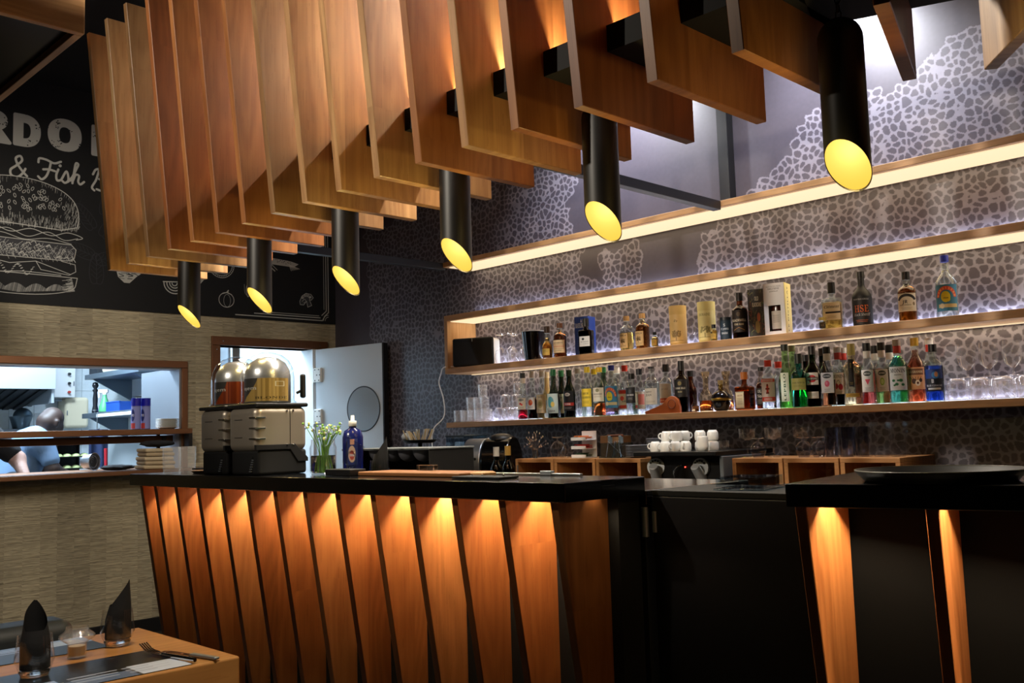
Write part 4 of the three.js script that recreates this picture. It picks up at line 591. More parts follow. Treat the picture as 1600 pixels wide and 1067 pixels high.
// ---------------------------------------------------------------- things on the lowest shelf
{
  const y = SHELF.d + 0.0005, X = 4.09, G = 'bottles on the lowest wall shelf';
  // pyramid of hammered tumblers
  const tum = lathe([[0, 0.004], [0.024, 0.004], [0.0275, 0.008], [0.0292, 0.076], [0.0308, 0.076], [0.0298, 0.004], [0.027, 0], [0, 0]], 28);
  const hammered = (() => { const t = dataTex(256, 256, (u, v) => { let m = 9; for (let a = 0; a < 3; a++) for (let b = 0; b < 3; b++) { const gx = Math.floor(u * 32) + a - 1, gy = Math.floor(v * 24) + b - 1, s = Math.sin(((gx + 32) % 32) * 12.9 + ((gy + 24) % 24) * 78.2) * 43758.5, o = s - Math.floor(s); const dx = u * 32 - gx - 0.5 - (o - 0.5) * 0.6, dy = v * 24 - gy - 0.5 - (((o * 7.3) % 1) - 0.5) * 0.6; m = Math.min(m, dx * dx + dy * dy); } const q = 255 * Math.sqrt(m); return [q, q, q]; }, false); return new THREE.MeshPhysicalMaterial({ color: 0xffffff, transmission: 0.94, thickness: 0, roughness: 0.22, ior: 1.5, bumpMap: t, bumpScale: 0.006 }); })();
  const pyr = [];
  for (let i = 0; i < 5; i++) pyr.push([4.06, 0, -4.60 + i * 0.063]); for (let i = 0; i < 4; i++) pyr.push([4.125, 0, -4.585 + i * 0.063]);
  for (let i = 0; i < 3; i++) pyr.push([4.08, 1, -4.50 + i * 0.063]); pyr.push([4.09, 2, -4.40]);
  for (const [x, k, z] of pyr) solo('hammered_tumbler', tum, hammered, ['hammered clear tumbler in the bottom row of the stacked tumblers', 'hammered clear tumbler in the middle row of the stacked tumblers', 'hammered clear tumbler topping the stacked tumblers'][k], 'glass', [x, y + k * 0.0765, z], rr(0, 3), 'stacked hammered tumblers');
  const pinkG = glassGlow, sg = lathe([[0, 0.073], [0.024, 0.073], [0.03, 0.07], [0.033, 0.03], [0.031, 0], [0.032, 0], [0.034, 0.03], [0.031, 0.072], [0.024, 0.077], [0, 0.077]], 28);
  for (const [x, k, z] of [[4.06, 0, -4.215], [4.06, 0, -4.145], [4.13, 0, -4.18], [4.075, 1, -4.18], [4.1, 1, -4.11], [4.13, 0, -4.11], [4.11, 2, -4.1]]) solo('rosy_glass', sg, pinkG, 'upturned rosy clear glass stacked beside the hammered tumblers', 'glass', [x, y + k * 0.0775, z], 0, 'upturned rosy glasses');
  const B = (o, z, text, x = X) => bottle(o, x, y, z, FACE + (o.turn || 0), text, G);
  const wline = [
    [{ kind: 'tall', h: 0.278, d: 0.07, liquid: liq(0x7a0c1c, 0.02), fill: 0.24, cap: capM(BK), neck: capM(0xc8c0b4), labels: [['mathilde', 0.22, 0.46, 1.7]] }, -4.046, 'clear liqueur bottle with a little red left, first from the rosy glasses'],
    [{ kind: 'tall', h: 0.28, d: 0.066, liquid: liq(0x3a0a14, 0.012), fill: 0.5, cap: capM(WH), capH: 0.04, labels: [['orange', 0.2, 0.45, 1.7]] }, -3.968, 'dark liqueur bottle with white cap and orange fruit label', 4.05],
    [{ kind: 'tall', h: 0.28, d: 0.07, liquid: liq(0xc0b088, 0.05), fill: 0.45, cap: capM(WH), capH: 0.04, labels: [['straw', 0.12, 0.5, 2]] }, -3.888, 'white capped bottle with straw coloured label', 4.06],
    [{ kind: 'tall', h: 0.276, d: 0.066, opaque: std(0xc2a870, 0.4), cap: capM(0xd8c8a0), capH: 0.035 }, -3.85, 'beige bottle standing in the back row among the liqueurs', 4.15],
    [{ kind: 'tall', h: 0.278, d: 0.074, glass: gl(0x8aa090), liquid: liq(0x10241c, 0.012), fill: 0.6, cap: capM(0x0f6a3a), capH: 0.036, labels: [['aqua', 0.1, 0.5, 2.2]] }, -3.797, 'green capped bottle with blue green leaf label', 4.05],
    [{ kind: 'tall', h: 0.275, d: 0.07, glass: gl(0x6a8070), liquid: liq(0x10241c, 0.012), fill: 0.6, cap: capM(0x0f6a3a), capH: 0.036, labels: [['palm', 0.1, 0.5, 2.2]] }, -3.735, 'green capped bottle with palm label, second of the two green caps', 4.08],
    [{ kind: 'std', h: 0.266, d: 0.066, glass: gl(0x506a58), liquid: liq(0x0c1812, 0.01), fill: 0.6, cap: capM(0x123a26), capH: 0.034, labels: [['blackred', 0.14, 0.56, 2.4]] }, -3.675, 'dark green bottle with black and red label', 4.06],
    [{ kind: 'std', h: 0.276, d: 0.07, liquid: liq(0xf0f4f0, 0.3), fill: 0.6, cap: capM(0xa8a8a4), capH: 0.03 }, -3.607, 'clear unlabelled bottle with silver cap', 4.07],
    [{ kind: 'std', h: 0.275, d: 0.07, liquid: liq(0xe8ecd0, 0.2), fill: 0.5, cap: capM(0xe6c62a), capH: 0.03, labels: [['yellow', 0.2, 0.56, 1.9]] }, -3.537, 'clear bottle with yellow label and yellow cap', 4.05],
    [{ kind: 'std', h: 0.27, d: 0.066, liquid: liq(0x8a9a60, 0.1), fill: 0.4, cap: capM(0xe6c62a), capH: 0.03 }, -3.487, 'yellow capped bottle in the back row behind the cream label', 4.16],
    [{ kind: 'std', h: 0.275, d: 0.066, glass: gl(0x88a890), cap: capM(0x1a6a3a), capH: 0.03 }, -3.42, 'pale green bottle with green cap in the back row', 4.16],
    [{ kind: 'std', h: 0.268, d: 0.073, liquid: liq(0xc02a10, 0.03), fill: 0.3, cap: capM(0xe0b828), capH: 0.026, labels: [['neilson', 0.3, 0.58, 2]] }, -3.45, 'clear bottle with cream label and red liqueur at the bottom', 4.06],
    [{ kind: 'std', h: 0.272, d: 0.076, liquid: liq(0x4a2a6a, 0.06), fill: 0.2, cap: capM(0x1c2f9a), capH: 0.028, labels: [['damoiseau', 0.15, 0.58, 2.4]] }, -3.362, 'clear bottle with blue label and yellow fruit on the lowest shelf', 4.05],
    [{ kind: 'std', h: 0.268, d: 0.066, cap: capM(0xd8d4c8), capH: 0.034 }, -3.325, 'white capped clear bottle in the back row by the blue label', 4.16],
    [{ kind: 'std', h: 0.27, d: 0.07, liquid: liq(0xf0f0ec, 0.3), fill: 0.6, cap: capM(0xc8321e), capH: 0.032, labels: [['redwhite', 0.12, 0.5, 2.2]] }, -3.27, 'clear bottle with red cap and red and white label', 4.1],
    [{ kind: 'std', h: 0.218, d: 0.066, liquid: liq(0xf0f0ec, 0.3), fill: 0.6, cap: capM(BK), capH: 0.03, labels: [['blackdot', 0.28, 0.66, 1.8]] }, -3.225, 'short clear bottle with square black label', 4.04],
    [{ kind: 'std', h: 0.244, d: 0.066, liquid: liq(0xf0f0ec, 0.3), fill: 0.6, cap: capM(0x1a1c2a), capH: 0.032, labels: [['pinkside', 0.12, 0.5, 2.4]] }, -3.172, 'clear bottle with black cap and pink label', 4.08],
    [{ kind: 'wide', h: 0.252, d: 0.078, liquid: liq(0xf0f0ec, 0.3), fill: 0.7, cap: capM(0x202024), capH: 0.012, labels: [['juan', 0.2, 0.54, 2]] }, -3.09, 'clear wide bottle with plain white label', 4.1],
    [{ kind: 'wide', h: 0.256, d: 0.072, liquid: liq(0xf0f0ec, 0.3), fill: 0.7, cap: capM(BK), capH: 0.04, labels: [['cane', 0.2, 0.6, 2]] }, -2.997, 'clear bottle with red banded white label and black cap', 4.1],
    [{ kind: 'wide', h: 0.266, d: 0.076, glass: gl(0x6a5238), liquid: liq(0x2a1408, 0.01), fill: 0.9, cap: capM(BK), capH: 0.05, labels: [['blackrum', 0.3, 0.64, 2.2]] }, -2.9, 'dark bottle with black label behind the wooden stand', 4.1],
    [{ kind: 'std', h: 0.216, d: 0.06, glass: gl(0xa86a30), liquid: liq(0x8a3c0c, 0.02), fill: 0.8, cap: capM(BK), capH: 0.03 }, -2.845, 'amber bottle in the back row beside the wooden stand', 4.15],
    [{ kind: 'decanter', h: 0.105, d: 0.04, liquid: liq(0xa05a20, 0.03), fill: 0.4 }, -2.822, 'tiny amber carafe beside the wooden stand', 4.04],
    [{ kind: 'std', h: 0.204, d: 0.052, glass: gl(0xe8e0d8), liquid: liq(0x6a2008, 0.015), fill: 0.7, cap: capM(BK), capH: 0.02, labels: [['jack', 0.1, 0.5, 2.4]] }, -2.44, 'narrow bottle with black label and white numerals', 4.12],
    [{ kind: 'wide', h: 0.23, d: 0.068, liquid: liq(0xf0f4f4, 0.3), fill: 0.6, cap: capM(0xc8321e), capH: 0.03, labels: [['beefeater', 0.14, 0.62, 2.2]] }, -2.4, 'clear gin bottle with red cap and white and red label', 4.07],
    [{ kind: 'wide', h: 0.226, d: 0.066, liquid: liq(0xe8d8b8, 0.2), fill: 0.4, cap: capM(0xc8321e), capH: 0.03 }, -2.345, 'second red capped bottle standing behind the gin', 4.16],
    [{ kind: 'tall', h: 0.297, d: 0.07, glass: gl(0xc8e6b8), liquid: liq(0x4ac02c, 0.05), fill: 0.55, cap: capM(0x2a2e24), capH: 0.03, labels: [['vertical', 0.1, 0.55, 1.1]] }, -2.308, 'tall pale green bottle with lettering running up its side', 4.06],
    [{ kind: 'tall', h: 0.296, d: 0.066, glass: gl(0xc8e6b8), liquid: liq(0x4ac02c, 0.05), fill: 0.5, cap: capM(0x9aa070), capH: 0.03 }, -2.27, 'tall pale green bottle in the back row', 4.16],
    [{ kind: 'wide', h: 0.246, d: 0.074, glass: gl(0x68b8a8), liquid: liq(0x40b070, 0.06), fill: 0.42, cap: capM(0x1e2420), capH: 0.045, labels: [['salvius', 0.32, 0.54, 2]] }, -2.24, 'teal tinted bottle with gold label', 4.05],
    [{ kind: 'std', h: 0.25, d: 0.06, glass: gl(0x404a40), cap: capM(BK), capH: 0.03 }, -2.205, 'dark capped bottle hidden behind the teal bottle', 4.17],
    [{ kind: 'std', h: 0.282, d: 0.084, glass: gl(0x2a6a3a), liquid: liq(0x0a2410, 0.012), fill: 0.85, cap: capM(0x1a1214), capH: 0.04, labels: [['martini', 0.36, 0.56, 1.4], ['paper', 0.14, 0.25, 1.3]] }, -2.17, 'dark green vermouth bottle with oval white and red label', 4.07],
    [{ kind: 'std', h: 0.274, d: 0.066, glass: gl(0x3a4a3a), cap: capM(0x2a1418), capH: 0.035 }, -2.12, 'dark green vermouth bottle in the back row', 4.17],
    [{ kind: 'syrup', h: 0.266, d: 0.07, liquid: liq(0xe05018, 0.04), fill: 0.5, cap: capM(BK), capH: 0.03, neck: capM(WH), labels: [['monin_rose', 0.22, 0.56, 1.7]] }, -2.097, 'syrup bottle with rose label and orange red syrup', 4.05],
    [{ kind: 'syrup', h: 0.266, d: 0.07, liquid: liq(0x3a0a14, 0.012), fill: 0.62, cap: capM(0xb8b4ac), capH: 0.024, neck: capM(0xb03028), labels: [['monin_cherry', 0.2, 0.56, 2]] }, -2.045, 'dark cherry syrup bottle with white label', 4.07],
    [{ kind: 'syrup', h: 0.266, d: 0.066, liquid: liq(0xa04030, 0.03), fill: 0.6, cap: capM(0xb8b4ac), capH: 0.024, neck: capM(0xb03028) }, -2.02, 'syrup bottle with red neck band in the back row', 4.16],
    [{ kind: 'wide', h: 0.272, d: 0.08, glass: gl(0xf2ecd0), liquid: liq(0xe8dca0, 0.12), fill: 0.9, cap: capM(0xb8a860), capH: 0.05, labels: [['blackstrip', 0.3, 0.74, 0.55], ['gold', 0.13, 0.19, 1.6]] }, -1.98, 'pale gold fluted liqueur bottle with a black strip down its front', 4.07],
    [{ kind: 'syrup', h: 0.266, d: 0.066, liquid: liq(0xe02c20, 0.04), fill: 0.55, cap: capM(BK), capH: 0.034, neck: capM(WH), labels: [['melon', 0.2, 0.56, 1.6]] }, -1.908, 'syrup bottle with watermelon label and red syrup', 4.06],
    [{ kind: 'syrup', h: 0.262, d: 0.064, liquid: liq(0xc01c18, 0.03), fill: 0.7, cap: capM(BK), capH: 0.034, neck: capM(WH) }, -1.872, 'red syrup bottle in the back row', 4.16],
    [{ kind: 'syrup', h: 0.268, d: 0.066, liquid: liq(0x58c828, 0.05), fill: 0.6, cap: capM(BK), capH: 0.034, neck: capM(WH), labels: [['lime', 0.2, 0.56, 1.6]] }, -1.843, 'syrup bottle with lime label and green syrup', 4.06],
    [{ kind: 'syrup', h: 0.26, d: 0.064, liquid: liq(0x6a7a18, 0.03), fill: 0.7, cap: capM(BK), capH: 0.034, neck: capM(WH) }, -1.806, 'olive syrup bottle in the back row', 4.16],
    [{ kind: 'syrup', h: 0.27, d: 0.078, liquid: liq(0x18b070, 0.05), fill: 0.82, cap: capM(0xc8b8a8), capH: 0.026, neck: capM(0xc83a30), labels: [['mint', 0.2, 0.57, 2]] }, -1.772, 'mint green syrup bottle with leafy white label', 4.06],
    [{ kind: 'std', h: 0.276, d: 0.078, liquid: liq(0xe02a08, 0.04), fill: 0.92, cap: capM(0xc89a28), capH: 0.034, labels: [['spritz', 0.2, 0.54, 1.9]] }, -1.697, 'bright red orange liqueur bottle with gold cap', 4.06],
    [{ kind: 'syrup', h: 0.274, d: 0.066, cap: capM(0xd0ccc4), capH: 0.026, neck: capM(0xc83a30), labels: [['paper', 0.2, 0.55, 2]] }, -1.635, 'white capped syrup bottle behind the blue liqueur', 4.16],
    [{ kind: 'wide', h: 0.238, d: 0.076, liquid: liq(0x1030c0, 0.03), fill: 0.72, cap: capM(BK), capH: 0.032, labels: [['bols', 0.18, 0.56, 1.9]] }, -1.622, 'deep blue liqueur bottle with black cap', 4.06],
  ];
  // settle the bottles so that none touch: spread them in depth, keeping their order along the shelf
  const P = wline.map(([o, z, , x]) => ({ r: o.d / 2 + 0.001, x: x ?? X, z0: z, z: z * (x ?? X) / 4.09 }));
  const fixed = [[4.07, -2.742, 0.035], [4.16, -2.7, 0.035], [4.05, -2.642, 0.052], [4.06, -2.515, 0.05]].map(([x, z, r]) => ({ x, z, r, fix: true }));
  for (let it = 0; it < 400; it++) {
    const all = [...P, ...fixed];
    for (let i = 0; i < all.length; i++) for (let j = i + 1; j < all.length; j++) { const a = all[i], b = all[j], dx = b.x - a.x, dz = b.z - a.z, d = Math.hypot(dx, dz), m = a.r + b.r - d; if (m > 0) { const s = dx >= 0 ? 1 : -1, px = s * m * 0.4, pz = dz / Math.max(d, 1e-4) * m * 0.22; if (!a.fix) { a.x -= px; a.z -= pz; } if (!b.fix) { b.x += px; b.z += pz; } } }
    for (const q of P) { q.x = Math.max(4.002 + q.r, Math.min(4.229 - q.r, q.x)); q.z += (q.z0 * q.x / 4.09 - q.z) * 0.02; }
  }
  wline.forEach(([o, , text], i) => B(o, P[i].z, text, P[i].x));
  // decanters and odd shapes
  const dg = (z, x, text) => { const t = thing('decanter', text, 'decanter', [x, y, z], FACE); const p = bottleProfile('decanter', 0.2, 0.034); part('glass', lathe(p), gl(0xf0e4c8), t); part('liquid', lathe([[0, 0.004], [0.031, 0.004], [0.032, 0.02], [0.032, 0.055], [0, 0.055]]), liq(0xa03a10, 0.03), t); };
  dg(-2.742, 4.07, 'clear decanter with a little amber, beside the round black bottle'); dg(-2.68, 4.16, 'second clear decanter, standing in the back row');
  { const t = thing('bottle', 'round black liqueur bottle with gold belt', 'bottle', [4.05, y, -2.642], FACE, G); part('globe', lathe([[0, 0], [0.026, 0], [0.034, 0.006], [0.048, 0.04], [0.049, 0.055], [0.044, 0.078], [0.026, 0.094], [0.013, 0.1]]), std(0x0e0a0c, 0.12), t); part('neck', lathe([[0.013, 0.1], [0.012, 0.13]]), gl(0xc8b070), t); part('stopper', cyl(0.0135, 0.0135, 0.02, 0, 0.13, 0, 18), capM(0x9a8450), t); part('belt', lathe([[0.0485, 0.05], [0.0502, 0.055], [0.0496, 0.062]]), std(0xb08a3a, 0.3, { metalness: 0.9 }), t, 'gold belt'); }
  squareBottle({ h: 0.182, w: 0.082, dp: 0.06, body: 0.62, glass: gl(0xc07a3a), liquid: liq(0x9a4a10, 0.03), fill: 0.8, cap: capM(0xb86a28), capH: 0.035, labels: [['kraftcross', 0.045, 0.05, 0.48, -0.01]] }, 4.06, y, -2.515, FACE - 0.3, 'square amber orange liqueur bottle with orange cap and parchment label', G);
  { const t = thing('wooden_stand', 'orange brown wooden display stand with a round crest before the clear bottles', 'stand', [4.03, y, -2.95], -Math.PI / 2 + 0.1); const pts = [[-0.13, 0], [0.075, 0], [0.075, 0.03]]; for (let i = 0; i <= 14; i++) { const a = i / 14 * Math.PI * 0.86; pts.push([0.03 + 0.04 * Math.cos(a), 0.046 + 0.04 * Math.sin(a)]); } pts.push([-0.03, 0.045], [-0.13, 0.012]); part('profile_board', uvm(extrude(pts, 0.02), 'x').translate(0, 0, -0.01), std(0xa0501e, 0.45), t); part('crest', new THREE.TorusGeometry(0.022, 0.002, 6, 30).translate(0.03, 0.046, 0.0105), std(0x6a2e10, 0.5), t); }
  // glasses at the near end
  const tumblerUp = lathe([[0, 0.086], [0.026, 0.086], [0.036, 0.078], [0.041, 0.05], [0.038, 0], [0.039, 0], [0.042, 0.05], [0.037, 0.08], [0.026, 0.09], [0, 0.09]], 32);
  for (const [x, z] of [[4.06, -1.52], [4.06, -1.43], [4.06, -1.34], [4.06, -1.25], [4.14, -1.475], [4.14, -1.385], [4.14, -1.295], [4.14, -1.205], [4.06, -1.16]]) solo('stemless_glass', tumblerUp, glassGlow, 'rounded stemless glass standing upside down in the row beside the blue liqueur', 'glass', [x, y, z], 0, 'upturned stemless glasses');
  const wineUp = lathe([[0, 0.001], [0.03, 0.001], [0.03, 0.003], [0.005, 0.006], [0.004, 0.03], [0.012, 0.036], [0.03, 0.052], [0.0385, 0.085], [0.036, 0.12], [0.033, 0.14]], 32);
  for (const [x, z] of [[4.1, -1.49], [4.1, -1.405], [4.1, -1.315], [4.1, -1.22]]) solo('wine_glass', wineUp, glassGlow, 'upright wine glass perched on the upturned stemless glasses', 'glass', [x, y + 0.0905, z], 0, 'wine glasses on the upturned glasses');
}

// ---------------------------------------------------------------- back bar under the shelves
{
  const bc = thing('back_counter', 'black back counter under the wall shelves', 'counter');
  part('worktop', rspan(3.5, WX - 0.002, 0.87, 0.9, -4.85, 0.2), blackGloss, bc);
  for (let i = 0; i < 7; i++) { const z0 = -4.84 + i * 0.72; part('cabinet', rspan(3.53, WX - 0.005, 0.06, 0.87, z0, z0 + 0.71), blackMatte, bc); }
  const y = 0.9005;
  const rack = (z0, n, w, text) => { const t = thing('wooden_rack', text, 'rack', [0, 0, 0]), xf = 3.74, xb = 4.08, top = 1.072, th = 0.02;
    for (let i = 0; i < n; i++) { const a = z0 + i * (w + 0.006), b = a + w; part('crate', [rspan(xf, xb, y, y + th, a, b, 0.002), rspan(xf, xb, top - th, top, a, b, 0.002), rspan(xf, xb, y + th, top - th, a, a + th, 0.002), rspan(xf, xb, y + th, top - th, b - th, b, 0.002), rspan(xb - 0.008, xb, y + th, top - th, a + th, b - th, 0.001)].map(g => uvm(g, 'z', i * 0.13, i * 0.3)), boxMat, t); } return t; };
  rack(-3.776, 3, 0.283, 'row of open wooden crates beside the coffee machine, plates on top'); rack(-2.40, 3, 0.25, 'row of open wooden crates carrying upturned glasses, by the tray');
  const ty = 1.0725;
  const coupe = lathe([[0, 0.001], [0.028, 0.001], [0.028, 0.003], [0.004, 0.007], [0.0035, 0.075], [0.012, 0.08], [0.036, 0.086], [0.0385, 0.13], [0.0375, 0.13], [0.034, 0.09], [0.001, 0.084]], 28);
  for (const [x, z] of [[3.82, -2.365], [3.82, -2.235], [3.95, -2.31], [3.95, -2.17]]) solo('cocktail_glass', coupe, glass, 'straight sided cocktail glass on a stem, standing on the crates by the coffee machine', 'glass', [x, ty, z], 0, 'cocktail glasses on the crates');
  const snif = lathe([[0.022, 0], [0.034, 0.025], [0.035, 0.045], [0.02, 0.066], [0.006, 0.07], [0.005, 0.08], [0.026, 0.084], [0.026, 0.086]], 28);
  for (const [x, z] of [[3.8, -2.30], [3.82, -2.09], [3.82, -2.02], [3.92, -2.05]]) solo('snifter', snif, glassSmoke, 'short footed snifter turned upside down among the cocktail glasses', 'glass', [x, ty, z], 0, 'upturned snifters on the crates');
  const hb = lathe([[0, 0.004], [0.025, 0.004], [0.0285, 0.125], [0.0298, 0.125], [0.0268, 0.0], [0, 0]], 24);
  for (const [x, z] of [[3.84, -1.97], [3.84, -1.905], [3.93, -1.94], [3.93, -1.88]]) solo('highball_glass', hb, glassSmoke, 'plain highball glass standing in the middle of the crate tops', 'glass', [x, ty, z], 0, 'plain highball glasses');
  const ribbed = []; for (let k = 0; k < 48; k++) { const a = k / 48 * Math.PI * 2; ribbed.push(a); }
  const rib = (() => { const g = new THREE.CylinderGeometry(0.031, 0.028, 0.14, 48, 1, true); const p = g.attributes.position; for (let i = 0; i < p.count; i++) { const x = p.getX(i), z = p.getZ(i), a = Math.atan2(z, x), f = 1 + 0.03 * Math.cos(a * 16); p.setX(i, x * f); p.setZ(i, z * f); } g.computeVertexNormals(); g.translate(0, 0.07, 0); return merge([g, cyl(0.027, 0.027, 0.03, 0, 0.001, 0, 32)]); })();
  for (const [x, z] of [[3.84, -1.825], [3.84, -1.755], [3.84, -1.685], [3.94, -1.79], [3.94, -1.72]]) solo('ribbed_glass', rib, glass, 'tall ribbed tumbler on the crates behind the tray', 'glass', [x, ty, z], 0, 'ribbed tumblers on the crates');
  for (const [x, z] of [[3.82, -2.33], [3.86, -2.24], [3.82, -2.08], [3.84, -2.0]]) solo('schooner_glass', lathe([[0.02, 0], [0.024, 0.05], [0.008, 0.07], [0.004, 0.08], [0.022, 0.1], [0.022, 0.102]], 24), glass, 'small footed glass stored upside down inside a wooden crate', 'glass', [x, 0.921, z], 0, 'glasses inside the crates');
  // on the crates left of the coffee machine
  solo('crystal_bouquet', (() => { const l = [cyl(0.012, 0.02, 0.05, 0, 0, 0, 12)]; for (let i = 0; i < 40; i++) { const a = rr(0, 6.28), b = rr(0.2, 1.3), q = rr(0.05, 0.11), e = [Math.cos(a) * Math.cos(b) * q * 0.7, 0.05 + Math.sin(b) * q, Math.sin(a) * Math.cos(b) * q * 0.7]; l.push(rod([0, 0.045, 0], e, 0.0007, 4)); l.push(new THREE.OctahedronGeometry(0.006, 0).translate(...e)); } return l; })(), glassRough, 'glass stem ornament of sparkling crystal drops on the crates', 'ornament', [3.82, ty, -3.7]);
  solo('brandy_glass', lathe([[0.03, 0], [0.044, 0.035], [0.042, 0.06], [0.02, 0.085], [0.005, 0.092], [0.004, 0.105], [0.034, 0.112], [0.034, 0.114]], 32), glass, 'big brandy glass turned upside down on the crates', 'glass', [3.82, ty, -3.53]);
  solo('carafe', lathe([[0, 0.003], [0.032, 0.003], [0.034, 0.03], [0.012, 0.07], [0.01, 0.11], [0.016, 0.12]], 28), glass, 'small clear carafe on the crates', 'carafe', [3.8, ty, -3.45]);
  { const t = thing('packet_holder', 'white tiered holder filled with red and orange sugar packets', 'holder', [3.84, ty, -3.36]); for (const k of [0, 1, 2]) part('tier', [box(0.09, 0.003, 0.1, 0, 0.003 + k * 0.045, 0), box(0.003, 0.016, 0.1, -0.045, 0.01 + k * 0.045, 0)], white, t); for (const x of [0.043]) part('back_plate', box(0.003, 0.14, 0.1, x, 0.07, 0), white, t);
    const cs = [0x2a4a34, 0xb02418, 0xd8742a]; for (let k = 0; k < 3; k++) for (let i = 0; i < 4; i++) { const g = rbox(0.07, 0.004, 0.04, 0.001, -0.005, 0, 0); g.rotateY(rr(-0.4, 0.4)); g.translate(0, 0.009 + k * 0.045 + i * 0.005, rr(-0.025, 0.025)); part('packet', g, M('pk' + cs[k], () => std(cs[k], 0.6)), t); } }
  { const t = thing('carton', 'plain brown cardboard carton behind the cutlery caddy', 'box', [3.98, ty, -3.26]); part('box_body', rbox(0.1, 0.11, 0.13, 0.002, 0, 0.055, 0), std(0x8a6a48, 0.8), t); part('flap', rbox(0.1, 0.002, 0.06, 0.001, 0, 0.111, -0.03), std(0x96744e, 0.8), t); }
  { const t = thing('cutlery_caddy', 'clear cutlery caddy with a wooden handle', 'caddy', [3.82, ty, -3.13]); part('tub', [box(0.1, 0.004, 0.14, 0, 0.002, 0), box(0.003, 0.075, 0.14, -0.05, 0.039, 0), box(0.003, 0.075, 0.14, 0.05, 0.039, 0), box(0.1, 0.075, 0.003, 0, 0.039, -0.07), box(0.1, 0.075, 0.003, 0, 0.039, 0.07), box(0.1, 0.07, 0.003, 0, 0.037, 0)], paneMat, t); for (const z of [-0.035, 0.035]) part('bracket', rbox(0.02, 0.04, 0.018, 0.004, 0, 0.092, z), std(0x8aa0b0, 0.4), t); part('handle', rod([0, 0.112, -0.05], [0, 0.112, 0.05], 0.006), std(0x6a3a20, 0.6), t); for (let i = 0; i < 8; i++) part('spoon', rod([rr(-0.035, 0.035), 0.006, rr(-0.06, 0.06)], [rr(-0.04, 0.04), 0.085, rr(-0.06, 0.06)], 0.0022, 6), steel, t); }
  const plate = lathe([[0, 0], [0.035, 0], [0.04, 0.003], [0.062, 0.009], [0.062, 0.0105], [0.04, 0.0055], [0, 0.003]], 36), plateM = std(0x8a8d92, 0.4);
  for (let i = 0; i < 8; i++) solo('saucer', plate, plateM, 'grey saucer in the low stack on the crates', 'plate', [3.83, ty + i * 0.0075, -2.995], 0, 'low stack of saucers');
  for (let i = 0; i < 12; i++) solo('saucer', plate, plateM, 'grey saucer in the tall stack behind the low stack', 'plate', [3.985, ty + i * 0.0075, -2.985], 0, 'tall stack of saucers');
  // coffee machine
  { const t = thing('coffee_machine', 'black two group coffee machine with chrome heads and cups on top', 'coffee machine', [0, 0, 0]);
    part('body', [rspan(3.78, 4.15, y, 1.1, -2.885, -2.44, 0.008), rspan(3.66, 4.15, 1.085, 1.105, -2.895, -2.43, 0.004), rspan(3.64, 3.8, y, 0.93, -2.885, -2.44, 0.004)], std(0x08080a, 0.35), t);
    part('side_panel', rspan(3.7, 4.15, y, 1.083, -2.44, -2.42, 0.004), std(0x6a7076, 0.5, { metalness: 0.3 }), t, 'grey side panel');
    for (const [z, a] of [[-2.845, 0.35], [-2.585, 0]]) { const g = new THREE.Group(); g.name = 'brew_head'; g.position.set(3.775, 1.03, z); g.rotation.y = a; t.add(g); const cm = M('headMetal', () => std(0xc4c8cc, 0.35, { metalness: 0.5 })); part('flange', cyl(0.043, 0.043, 0.014, 0, 0, 0, 32).rotateZ(Math.PI / 2), cm, g); part('bolts', [-50, -25, 0, 25, 50].map(d => cyl(0.005, 0.005, 0.006, 0, 0, 0, 10).rotateZ(Math.PI / 2).translate(-0.014, 0.031 * Math.cos(d * Math.PI / 180), 0.031 * Math.sin(d * Math.PI / 180))), black, g);
      part('spout', [cyl(0.026, 0.021, 0.075, 0, 0, 0, 24).rotateZ(0.75).translate(-0.005, -0.05, 0)].map(g2 => g2), cm, g); part('slot', rbox(0.012, 0.006, 0.026, 0.002, -0.045, -0.018, 0), black, g); part('drip_ring', new THREE.TorusGeometry(0.024, 0.004, 8, 24).rotateX(Math.PI / 2).rotateZ(0.5).translate(0, -0.055, 0), chrome, g); }
    part('indicator', new THREE.SphereGeometry(0.0035, 10, 8).translate(3.777, 1.03, -2.68), glow(new THREE.Color(1, 0.05, 0.03), 6), t, 'small red indicator light');
    part('lever', tube([[3.765, 0.985, -2.735], [3.755, 1.005, -2.73], [3.76, 1.03, -2.715], [3.775, 1.04, -2.70]], 0.005, 16, 8), chrome, t); }
  const cup = lathe([[0.0245, 0], [0.027, 0.012], [0.026, 0.035], [0.0185, 0.047], [0, 0.047]], 28);
  const mkCup = (x, yy, z, a, text, g) => { const t = thing('coffee_cup', text, 'cup', [x, yy, z], a, g); part('bowl', cup, whiteGloss, t); part('handle', new THREE.TorusGeometry(0.013, 0.0035, 8, 20, Math.PI).rotateZ(-Math.PI / 2).translate(0.025, 0.024, 0), whiteGloss, t); return t; };
  [-2.82, -2.762, -2.704, -2.646].forEach((z, i) => mkCup(3.74, 1.1055, z, 1.9 + i * 0.5, 'white coffee cup turned upside down in the front row on the coffee machine', 'front row of cups on the coffee machine'));
  [-2.775, -2.715].forEach(z => mkCup(3.77, 1.153, z, 2, 'white coffee cup lying upturned across the front row of cups', 'second layer of cups'));
  [[3.84, -2.79], [3.84, -2.72], [3.86, -2.645], [3.86, -2.575]].forEach(([x, z], i) => { mkCup(x, 1.1055, z, 1, 'white coffee cup at the bottom of the back row on the coffee machine', 'back row of cups, bottom'); mkCup(x, 1.153, z, i < 2 ? -0.6 : 0.8, 'white coffee cup on top of the back row on the coffee machine', 'back row of cups, top'); });
